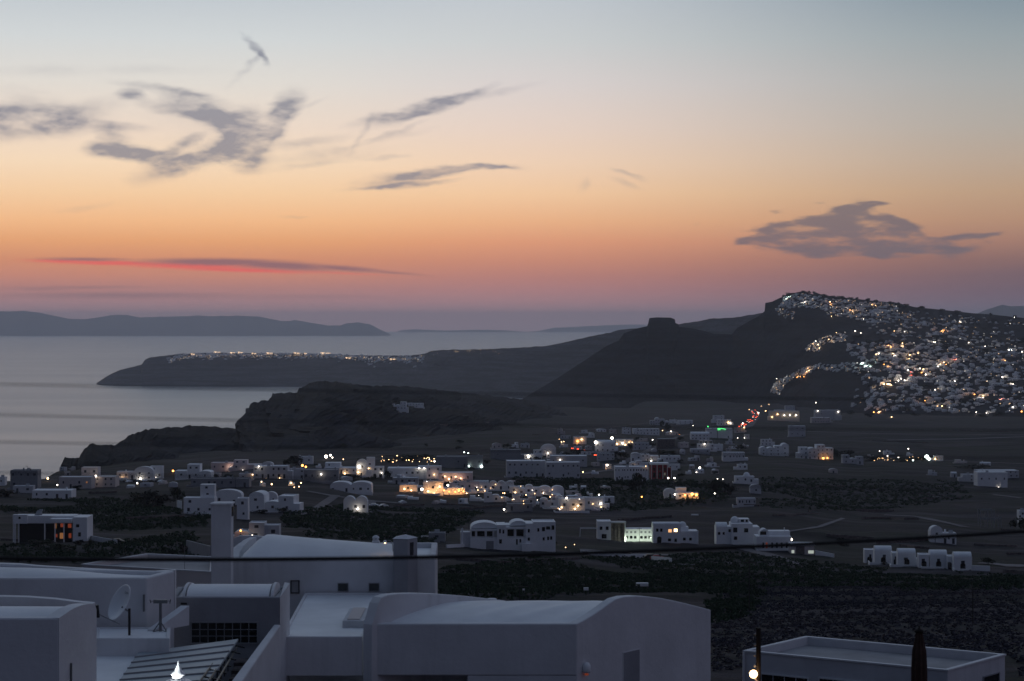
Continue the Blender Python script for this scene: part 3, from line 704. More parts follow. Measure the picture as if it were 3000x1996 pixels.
    MB().poly([(p[0],p[1],zd(dr+.045)) for p in q]).build('roof', 'wash_roof', r)
    a = Pd(432,1846,dr); b = Pd(497,1792,dr)
    mb = MB().prism([(a.x,a.y),(a.x+.3,a.y),(-11.5,75.4),(-11.8,75.4)], zd(10.85), [zd(10.78)]*2+[zd(10.15)]*2); mb.build('ramp_wall', 'wash', r)
    world_children(r)
    # dish
    b = Pd(379, 1862, 10.85)
    t = thing('satellite_dish', 'large pale satellite dish on a short pole above the small terrace', 'dish', tuple(b))
    MB().tube([(0,0,-.1),(0,0,.93)], .045, 8).build('pole', 'dark_metal', t)
    n = 28; prof = [(.0,.0),(.15,.012),(.3,.045),(.45,.10),(.58,.165),(.64,.20)]
    mb = MB(); mb.lathe((0,0,0), prof+[(.66,.20),(.66,.185),(.6,.15),(.45,.08),(.3,.03),(.001,-.02)], n)
    dish = mb.build('reflector', 'dish_white', t, True)
    dish.matrix_local = Matrix.Translation((-.19,-.02,1.07)) @ Vector((-.74,-.50,.45)).to_track_quat('Z', 'Y').to_matrix().to_4x4()
    MB().tube([(-.30,-.2,.42),(-.95,-.75,.85)], .016, 6).tube([(-.05,-.02,.85),(-.25,-.08,1.0)], .035, 6).build('arm', 'metal', t)
    MB().tube([(-.93,-.72,.72),(-.96,-.78,1.15)], .055, 8).build('receiver', 'dark_metal', t)
    # faint maker's mark near the rim of the dish
    cu = bpy.data.curves.new('mark', 'FONT'); cu.body = 'Eztra'; cu.size = .14; cu.extrude = .002; cu.align_x = 'CENTER'
    tmp = bpy.data.objects.new('mark', cu); me = bpy.data.meshes.new_from_object(tmp); bpy.data.objects.remove(tmp)
    mk = bpy.data.objects.new('mark', me); COL.objects.link(mk); mk.parent = dish; mk.location = (0.06, .36, .105); mk.rotation_euler = (R(18), 0, 0); me.materials.clear(); me.materials.append(MATS['plaster_grey'])
    # tripod aerial
    b = Pd(470, 1850, 10.84)
    t = thing('panel_aerial', 'box-shaped panel aerial on a tripod mast beside the satellite dish', 'aerial', tuple(b))
    MB().tube([(0,0,0),(0,0,1.0)], .05, 8).build('mast', 'metal', t)
    for dx, dy in ((-.24,-.1),(.24,-.1),(0,.25)): MB().tube([(0,0,.35),(dx,dy,0)], .02, 6).tube([(0,0,.05),(dx,dy,0)], .015, 6).build('leg', 'metal', t)
    MB().box(-.24,.24,-.06,.06,.98,1.10).build('panel', 'metal', t)
    MB().tube([(-.33,-.02,.99),(-.36,-.02,1.11)], .02, 6).tube([(.33,-.02,.97),(.36,-.02,1.12)], .02, 6).tube([(-.36,0,1.05),(.36,0,1.06)], .012, 6).build('bracket', 'metal', t)
    # ---- dark cube room with gridded window
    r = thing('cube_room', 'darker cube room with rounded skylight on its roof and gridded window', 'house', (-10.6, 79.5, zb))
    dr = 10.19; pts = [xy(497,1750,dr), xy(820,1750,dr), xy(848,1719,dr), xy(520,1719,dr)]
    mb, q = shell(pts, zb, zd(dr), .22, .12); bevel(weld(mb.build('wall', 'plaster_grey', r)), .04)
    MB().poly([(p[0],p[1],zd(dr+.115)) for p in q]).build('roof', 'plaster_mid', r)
    MB().prism([xy(820,1750,dr),(xy(820,1750,dr)[0]+.004,77.99),xy(849,1718,dr),xy(834,1717,dr)], zb, [zd(dr)+.001,zd(dr)+.001,zd(dr-.12),zd(dr-.14)]).build('side_wall', 'plaster_mid', r)
    x0, x1 = (548-CX)/F*78.5, (790-CX)/F*78.5
    o = MB().archx(x0, x1, 78.35, 80.6, zd(dr+.08), .36, 14).build('skylight', 'wash_roof', r); bevel(o, .04)
    MB().archx(x0-.16, x0-.05, 78.3, 80.7, zd(dr+.08), .42, 14).build('skylight_curb', 'wash', r); MB().archx(x1+.05, x1+.16, 78.3, 80.7, zd(dr+.08), .42, 14).build('skylight_curb', 'wash', r)
    window_on(pts[0], pts[1], 562, 753, 1825, 1883, r, 'glass_dark', True, 8, 3, .05, .05, 'frame_grey')
    window_on(pts[0], pts[1], 530, 548, 1766, 1772, r, 'dark_metal', False)
    world_children(r)
    # ---- lower floor, canopy, stand-in for a light patch, sloping parapet, stair rail
    r = thing('lower_terrace', 'narrow white floor strip between corner block and ribbed canopy', 'terrace', (-12.5, 68, zd(12)))
    p1, p2, p3, p4 = xy(150,2060,11.42), xy(420,2060,11.42), xy(500,1912,11.42), xy(275,1916,11.42)
    MB().prism([p1,p2,p3,p4], zd(12), zd(11.42)).build('floor', 'wash_roof', r); world_children(r)
    p = Pd(382,1920,11.42); t = thing('drain_box', 'small dark drain box on the narrow white floor strip', 'drain', tuple(p)); bevel(MB().box(-.1,.1,-.07,.07,0,.1).build('box', 'dark_metal', t), .02)
    r = thing('ribbed_canopy', 'pale ribbed canopy roof sloping toward the dark stair opening', 'canopy', (-11, 70, zd(12)))
    q = [Pd(300,2070,11.3), Pd(560,2070,11.3), Pd(698,1872,11.27), Pd(405,1912,11.27)]
    MB().prism([(p.x,p.y) for p in q], [p.z-.08 for p in q], [p.z for p in q]).build('panel', 'canopy_panel', r)
    for i in range(1, 9):
        a = q[0].lerp(q[3], i/9); b = q[1].lerp(q[2], i/9)
        MB().prism([(a.x,a.y-.03),(b.x,b.y-.03),(b.x,b.y+.03),(a.x,a.y+.03)], [a.z+.002]*4, [a.z+.05,b.z+.05,b.z+.05,a.z+.05]).build('rib', 'frame_grey', r)
    world_children(r)
    b = P(522, 2010, 62.5); t = thing('light_patch_stand_in', 'white spire shape standing in for a bright light patch at bottom edge', 'stand_in', (b.x, b.y, b.z))  # added solid shape in place of a patch of light on the canopy
    MB().lathe((0,0,0), [(.62,-.3),(.60,.02),(.50,.06),(.40,.13),(.34,.17),(.20,.20),(.17,.30),(.22,.33),(.21,.37),(.13,.43),(.09,.52),(.035,.62),(.02,.73),(.001,.74)], 12).build('stand_in', 'dish_white', t, True)
    lo = lamp_light((b.x-.5, b.y-1.5, b.z-.4), (.93,1,1), 420, .08, t); lo.data.type = 'SPOT'; lo.data.spot_size = R(46); lo.data.spot_blend = .4  # unseen spot, added to brighten the stand-in shape
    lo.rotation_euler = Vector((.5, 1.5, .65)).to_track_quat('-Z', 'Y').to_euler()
    r = thing('stair_parapet', 'white sloping parapet wall running down beside the dark stair', 'wall', (-8.6, 72, zb))
    a0, b0 = P(640, 2045, 64), P(802, 1830, 77.6); off = .36
    MB().prism([(a0.x,a0.y),(a0.x+off,a0.y),(b0.x+off*.7,b0.y),(b0.x,b0.y)], zb, [a0.z,a0.z,b0.z,b0.z]).build('wall', 'plaster_mid', r)
    world_children(r); bevel(r.children[0], .05)
    r = thing('stair_rail', 'dark metal stair rail and beams in the gap beside the canopy', 'railing', (-9.7, 70, zd(12.5)))
    for k in range(3):
        a, b = P(575+k*26, 2010, 64.5+k*.2), P(668+k*14, 1885+k*5, 75.5); MB().tube([a, b], .035, 6).build('rail', 'dark_metal', r)
    for k in range(9):
        a = P(575, 2010, 64.5).lerp(P(668, 1885, 75.5), k/8); MB().tube([a, a-Vector((0,0,1.0))], .025, 6).build('post', 'dark_metal', r)
    for k in range(7):
        a = P(580, 2005, 64.8).lerp(P(672, 1888, 75.3), k/6); b = a+Vector((.55,0,-.12)); MB().tube([a, b], .03, 6).build('crossbeam', 'dark_metal', r)
    world_children(r)
    # dark fill of the stair well: the stair itself
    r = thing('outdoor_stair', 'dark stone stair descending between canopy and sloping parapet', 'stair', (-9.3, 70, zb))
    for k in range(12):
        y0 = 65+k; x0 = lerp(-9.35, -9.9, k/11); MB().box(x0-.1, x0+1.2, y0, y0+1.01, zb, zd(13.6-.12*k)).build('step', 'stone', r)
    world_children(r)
    # ---- bottom right flat roofed house
    r = thing('rimmed_block', 'flat-roofed house in the bottom right corner with pale rim and dark windows', 'house', (17, 101, zb))
    dr = 16.0; A, B, C_, E = xy(2180,1910,dr), xy(2776,1967,dr), xy(2944,1921,dr), xy(2362,1868,dr)
    mb, q = shell([A,B,C_,E], zb-3, zd(dr), .2, .34); weld(mb.build('wall', 'plaster_mid', r))
    MB().poly([(p[0],p[1],zd(dr+.335)) for p in q]).build('roof', 'concrete', r)
    rim = MB(); qq = inset([A,B,C_,E], -.05); q2 = inset([A,B,C_,E], .2)
    for i in range(4):
        j = (i+1)%4; rim.prism([qq[i],qq[j],q2[j],q2[i]], zd(dr)+.004, zd(dr)+.075)
    rim.build('roof_rim', 'wash', r)
    window_on(A, B, 2232, 2366, 1975, 2100, r, 'glass_dark', True, 4, 1, .06, .07, 'wash')
    window_on(A, B, 2402, 2560, 1988, 2100, r, 'glass_dark', True, 4, 1, .06, .07, 'wash')
    window_on(B, C_, 2880, 2925, 1985, 2060, r, 'glass_dark', True, 1, 1, .06, .05, 'plaster_grey')
    MB().box(A[0]-.08, A[0]+.03, A[1]-.12, A[1]-.02, zb, zd(dr)-.01).build('corner_pipe', 'wash', r)
    world_children(r)
    # lamp pole in front of it
    b = P(2222, 2100, 52); t = thing('street_lamp', 'dark wooden pole with glowing warm globe lamp at bottom right', 'street lamp', (b.x, b.y, ground_z(b.x, b.y)))
    zt = P(2222, 1840, 52).z-t.location.z; zl = P(2205, 1972, 52).z-t.location.z
    MB().tube([(0,0,-.5),(0,0,zt)], .075, 8, .06).build('pole', 'wood_dark', t)
    for k in range(6): MB().ball((-.09, -.02, zt-.15-.26*k), .035, 6, 4).build('insulator', 'frame_grey', t)
    MB().tube([(0,-.05,zl-.35),(-.03,-.12,zl-.2),(-.13,-.15,zl-.1)], .02, 6).build('bracket', 'plaster_warm', t)
    MB().ball((-.14,-.16,zl), .10, 12, 8).build('globe', 'lamp_warm', t, True)
    lamp_light((b.x-.14, b.y-.3, t.location.z+zl), (1,.62,.3), 2, .1, t)
    # closed parasol
    b = P(2693, 2090, 46); z1 = P(2693, 1842, 46).z
    t = thing('closed_parasol', 'closed brown parasol standing upright at the bottom right', 'parasol', (b.x, b.y, zd(9.6)))
    h = z1-zd(9.6); k = 46/F
    mb = MB(); n = 20; prof = [(.055,h-.02),(.075,h-.10),(.10,h-.25),(.155,h-.48),(.175,h-.85),(.178,h-1.3),(.16,h-1.8),(.12,h-2.1)]
    o = len(mb.v)
    for i in range(n):
        a = 2*math.pi*i/n; wv = 1 if i % 2 else .82
        for rr, zz in prof: mb.v.append((rr*wv*math.cos(a), rr*wv*math.sin(a), zz))
    m = len(prof)
    for i in range(n):
        for j in range(m-1): a = o+i*m+j; c = o+((i+1)%n)*m+j; mb.f.append((a,c,c+1,a+1))
    mb.build('canopy', 'canvas_brown', t)
    MB().lathe((0,0,h-.06), [(.10,-.02),(.115,.0),(.06,.05),(.02,.07),(.018,.12),(.001,.13)], 12).build('cap', 'wood_dark', t, True)
    MB().tube([(0,0,0),(0,0,h)], .025, 8).build('pole', 'wood_dark', t)
    # ---- cables
    def cable(name, lab, pts, D0, D1, r, grp=None):
        P3 = []; xs = [p[0] for p in pts]; n = 48
        for i in range(n+1):
            x = lerp(xs[0], xs[-1], i/n); y = None
            # smooth quadratic through first, middle, last
            (xa,ya),(xb,yb_),(xc,yc) = pts
            y = ya*(x-xb)*(x-xc)/((xa-xb)*(xa-xc))+yb_*(x-xa)*(x-xc)/((xb-xa)*(xb-xc))+yc*(x-xa)*(x-xb)/((xc-xa)*(xc-xb))
            P3.append(P(x, y, lerp(D0, D1, i/n)))
        return tag(MB().tube(P3, r, 8).build(name, 'black_rubber', None, True), lab, 'cable', grp)
    cable('power_cable', 'thick black cable hanging across the whole picture low down', [(-700,1620),(500,1640),(3600,1512)], 13, 16, .0135)
    for k, (pts, D) in enumerate((([(-600,1112),(900,1144),(3600,1183)], 9), ([(-600,1198),(700,1232),(3600,1262)], 9), ([(-600,1283),(600,1306),(3600,1350)], 9), ([(-600,1375),(500,1394),(3600,1452)], 9))):
        cable('thin_wire', ['topmost of the thin wires crossing the sea at left','second thin wire down crossing the sea at left','third thin wire down crossing the lower sea at left','lowest thin wire crossing the sea edge at left'][k], pts, D, D+1, .0022, 'thin wires across the sea')
foreground()
#@@END2@@
#@@PART3@@
# ================================================================ village on the plain
rnd = random.Random(5)
def add_window(par, x, z, w, h, y=0, mat='glass_dark', sub=True):
    o = MB().box(x-w/2, x+w/2, y-.03, y+.1, z-h/2, z+h/2).build('window', mat, par); return o
RECTS = []
def house(x0, x1, yt, yb, lab, roof='flat', fl=None, cols=None, mat='village_wash', lit=(), rz=0, dep=None, group=None, cat='house', name='village_house', winmat='pane_dim', arches=0, D=None):
    xm = (x0+x1)/2
    if D is None:
        h_ = hit(xm, yb); D = h_.y if h_ else 1500
    s = D/F; W = (x1-x0)*s; Hh = (yb-yt)*s; p = P(xm, yb, D)
    dep = dep or min(14, max(5, W*.6))
    RECTS.append((x0, x1, yt, yb, D)); r = thing(name, lab, cat, (p.x, D, p.z), group, R(rz))
    W = W*(1-.25*abs(math.sin(R(rz))))
    hb = Hh; zt = Hh
    sq = lambda a, b, c, d: [(a,c),(b,c),(b,d),(a,d)]
    def body(a, b, c, d, z1, nm='wall', m=mat):
        mb, q = shell(sq(a,b,c,d), -3, z1, .28, .3); o = mb.build(nm, m, r)
        MB().poly([(t[0],t[1],z1-.28) for t in q]).build('roof', 'wash_roof' if m != 'plaster_grey' else 'concrete', r)
    front = []   # (x0,x1,z0,z1,y)
    if roof == 'flat': body(-W/2, W/2, 0, dep, Hh); front.append((-W/2,W/2,0,Hh,0))
    elif roof in ('vault', 'vault2', 'vault3', 'vault4'):
        k = {'vault':1,'vault2':2,'vault3':3,'vault4':4}[roof]; rise = min(Hh*.32, W/k*.4); z = Hh-rise
        MB().prism(sq(-W/2,W/2,0,dep), -3, z).build('wall', mat, r)
        for i in range(k):
            a = -W/2+W*i/k; MB().arch(a+.15, a+W/k-.15, .003, dep-.2, z-.01, rise, 12).build('vault_roof', 'wash_roof', r)
            MB().arch(a+.02, a+W/k-.02, -.002, .3, z-.012, rise+.18, 12).build('gable', mat, r)
        front.append((-W/2,W/2,0,z,0))
    elif roof == 'vaultx':
        rise = Hh*.25; z = Hh-rise; MB().prism(sq(-W/2,W/2,0,dep), -3, z).build('wall', mat, r)
        MB().archx(-W/2+.1, W/2-.1, .1, dep-.1, z-.01, rise, 12).build('vault_roof', 'wash_roof', r); front.append((-W/2,W/2,0,z,0))
    elif roof == 'dome':
        rr = min(W*.17, Hh*.38); z = Hh-rr*1.25; body(-W/2, W/2, 0, dep, z)
        cx = W*.12; MB().lathe((cx, dep/2, z-.3), [(rr*1.02,0),(rr*1.02,rr*.35)]+[(max(.01, rr*math.cos(R(a))), rr*.35+rr*math.sin(R(a))) for a in range(5, 91, 12)], 18).build('dome', 'wash_roof', r, True)
        front.append((-W/2,W/2,0,z,0))
    elif roof in ('stepl', 'stepr'):
        sgn = -1 if roof == 'stepl' else 1; hl = Hh*.55
        body(-W/2, W/2, 0, dep, hl)
        a, b = (W*.02, W/2-.2) if sgn > 0 else (-W/2+.2, -W*.02)
        MB().prism(sq(a,b,dep*.25,dep*.9), hl-.35, Hh).build('upper_floor', mat, r)
        front.append((-W/2,W/2,0,hl,0)); front.append((a,b,hl,Hh,dep*.25))
    elif roof == 'cluster':     # several joined volumes of different height, one with an arched roof
        n = max(3, int(W/6)); q = random.Random(int(x0*7+yt))
        e = [-W/2+W*i/n for i in range(n+1)]; top = q.randrange(n)
        for i in range(n):
            hh = Hh*(1 if i == top else q.uniform(.5, .85)); yy = q.uniform(0, dep*.3)
            a, b = e[i]-.1*(i % 2), e[i+1]+.1*(i % 2)
            if q.random() < .4:
                MB().prism(sq(a,b,yy,dep), -3, hh*.78).build('wall', mat, r); MB().arch(a, b, yy, dep-.1, hh*.78-.01, hh*.22, 10).build('vault_roof', 'wash_roof', r); front.append((a,b,0,hh*.78,yy))
            else: body(a, b, yy, dep+.01*i, hh); front.append((a,b,0,hh,yy))
    elif roof == 'arches':
        body(-W/2, W/2, 0, dep, Hh*.62); 
        for i in range(3):
            a = -W*.42+W*.3*i; MB().prism(sq(a,a+.25,0,.3), Hh*.6, Hh*.9).prism(sq(a+W*.22,a+W*.22+.25,0,.3), Hh*.6, Hh*.9).arch(a, a+W*.22+.25, .0, .3, Hh*.9-.01, Hh*.1, 8).build('arch', mat, r)
        front.append((-W/2,W/2,0,Hh*.62,0))
    # windows
    wid = 0
    for a, b, z0, z1, yy in front:
        w_ = b-a; h_ = z1-z0
        nf = fl if fl and len(front) == 1 else max(1, int(round(h_/3.3)))
        nc = cols if cols and len(front) == 1 else max(1, int(w_/3.2))
        if w_ < 1.8 or h_ < 1.6: continue
        for f in range(nf):
            for c in range(nc):
                if rnd.random() < .13 and wid: wid += 1; continue
                fh = h_/nf; door = f == 0 and z0 == 0 and rnd.random() < .3
                ww = min(1.1, w_/nc*.38)*rnd.uniform(.6, 1.15); wh = min(1.2, fh*.38)*rnd.uniform(.7, 1.1)
                x = a+w_*(c+.5)/nc+rnd.uniform(-.45, .45); z = z0+fh*(f+.55)
                m = 'pane_orange' if wid in lit else winmat
                if door: MB().box(x-.5, x+.5, yy-.03, yy+.1, 0, min(2.2, fh*.75)).build('door', m, r)
                else: add_window(r, x, z, ww, wh, yy, m)
                wid += 1
    rc = random.Random(int(x0*13+yb*7)); z1 = front[0][3]
    if Hh > 2.2 and W > 5:
        if rc.random() < .65:
            dp = rc.uniform(2.5, 5); e0 = -W/2-rc.uniform(0, 3); e1 = W*rc.uniform(.1, .62); zz = rc.uniform(.5, 1.1)
            MB().box(e0, e1, -dp, -dp+.25, -4, zz).box(e0, e0+.25, -dp+.26, 1, -4, zz).build('patio_wall', mat, r)
        if rc.random() < .55: xx = rc.uniform(-.4, .4)*W; MB().box(xx-.3, xx+.3, dep*.5, dep*.5+.6, z1-.5, z1+rc.uniform(.6, 1.3)).build('chimney', mat, r)
        if rc.random() < .4 and roof in ('flat', 'cluster', 'stepl', 'stepr'):
            xx = rc.uniform(-.35, .2)*W; MB().prism([(xx,dep*.4),(xx+1.6,dep*.4),(xx+1.6,dep*.4+1.2),(xx,dep*.4+1.2)], [z1-.3]*4, [z1-.25,z1-.25,z1+.9,z1+.9]).build('solar_panel', 'frame_grey', r)
        if rc.random() < .4: sx = rc.choice((-1, 1)); q0 = sx*W/2; MB().prism([(min(q0,q0+sx*2.5),.2),(max(q0,q0+sx*2.5),.2),(max(q0,q0+sx*2.5),dep*.7),(min(q0,q0+sx*2.5),dep*.7)], -4, z1*rc.uniform(.35, .6)).build('side_room', mat, r)
    for i in range(arches):
        a = -W/2+W*(i+.5)/arches; ww = min(1.6, W/arches*.5)
        MB().prism(sq(a-ww/2,a+ww/2,-.05,.1), 0, 1.5).arch(a-ww/2, a+ww/2, -.05, .1, 1.49, ww*.45, 8).build('arched_door', 'glass_dark', r)
    return r
def slab_wall(pts, h, lab, mat='village_wash', name='garden_wall', cat='wall', th=.4):
    """wall following ground under photo pixels"""
    P3 = [hit(x, y) for x, y in pts]; P3 = [p for p in P3 if p]
    if len(P3) < 2: return
    mb = MB()
    for a, b in zip(P3, P3[1:]):
        d = (b-a); d.z = 0; d.normalize(); n = Vector((-d.y, d.x, 0))*th
        q = [a, b, b+n, a+n]; mb.prism([(p.x,p.y) for p in q], [p.z-2 for p in (a,b,b,a)], [p.z+h for p in (a,b,b,a)])
    return tag(mb.build(name, mat), lab, cat)
def strip(pts, w, name='road', mat='road', lift=.25, kind='structure'):
    P3 = []
    for (xa, ya), (xb, yb) in zip(pts, pts[1:]):
        n = 10
        for i in range(n+(1 if (xb, yb) == pts[-1] else 0)):
            p = hit(lerp(xa, xb, i/n), lerp(ya, yb, i/n))
            if p: P3.append(p)
    mb = MB(); V_ = []
    for i, p in enumerate(P3):
        d = (P3[min(len(P3)-1, i+1)]-P3[max(0, i-1)]); d.z = 0; d.normalize(); n = Vector((-d.y, d.x, 0))*w/2
        L_, R_ = p+n, p-n
        V_.append([Vector((q.x, q.y, ground_z(q.x, q.y)+lift)) for q in (L_, (L_+R_)/2, R_)])
    for a, b in zip(V_, V_[1:]):
        mb.quad(a[0], a[1], b[1], b[0]); mb.quad(a[1], a[2], b[2], b[1])
    return tag(weld(mb.build(name, mat)), kind=kind)

# ---- roads and paths
strip([(2165,1606),(2230,1622),(2300,1640),(2345,1656)], 5)
strip([(2590,1510),(2680,1514),(2760,1530),(2830,1546)], 5)
strip([(870,1512),(930,1490),(985,1452)], 4)
strip([(1040,1530),(1075,1500),(1090,1470)], 4)
strip([(60,1490),(150,1500),(260,1512),(330,1512)], 2.2, 'path', 'path')
strip([(430,1500),(520,1505),(615,1512)], 3, 'path', 'path')
strip([(900,1440),(980,1455),(1100,1470),(1180,1476)], 3, 'path', 'path')
strip([(1180,1550),(1260,1550),(1400,1555)], 2, 'path', 'path')
strip([(1700,1615),(1800,1622),(1965,1628)], 7, 'path', 'path')
strip([(2870,1652),(2930,1655),(3010,1662)], 7, 'path', 'path')
strip([(2200,1200),(2215,1225),(2195,1250),(2150,1262)], 9)
strip([(2150,1262),(2000,1275),(1880,1330),(1790,1375)], 6)
strip([(1700,1390),(1790,1378),(1830,1372)], 5)
strip([(1900,1660),(2200,1650)], 2, 'path', 'path'); strip([(2470,1520),(2400,1545),(2300,1560)], 2, 'path', 'path')
strip([(2560,1340),(2800,1352),(3010,1360)], 3, 'path', 'path'); strip([(2600,1290),(2800,1287),(3010,1280)], 5, 'path', 'path'); strip([(2300,1262),(2560,1272),(3010,1275)], 4, 'path', 'path')
strip([(1250,1275),(1500,1290),(1640,1300)], 3, 'path', 'earth'); strip([(1550,1250),(1700,1262),(1900,1240)], 3, 'path', 'stone')
strip([(2730,1455),(2770,1460),(2800,1462)], 3, 'path', 'path'); strip([(2910,1450),(2960,1456),(2990,1460)], 3, 'path', 'path')

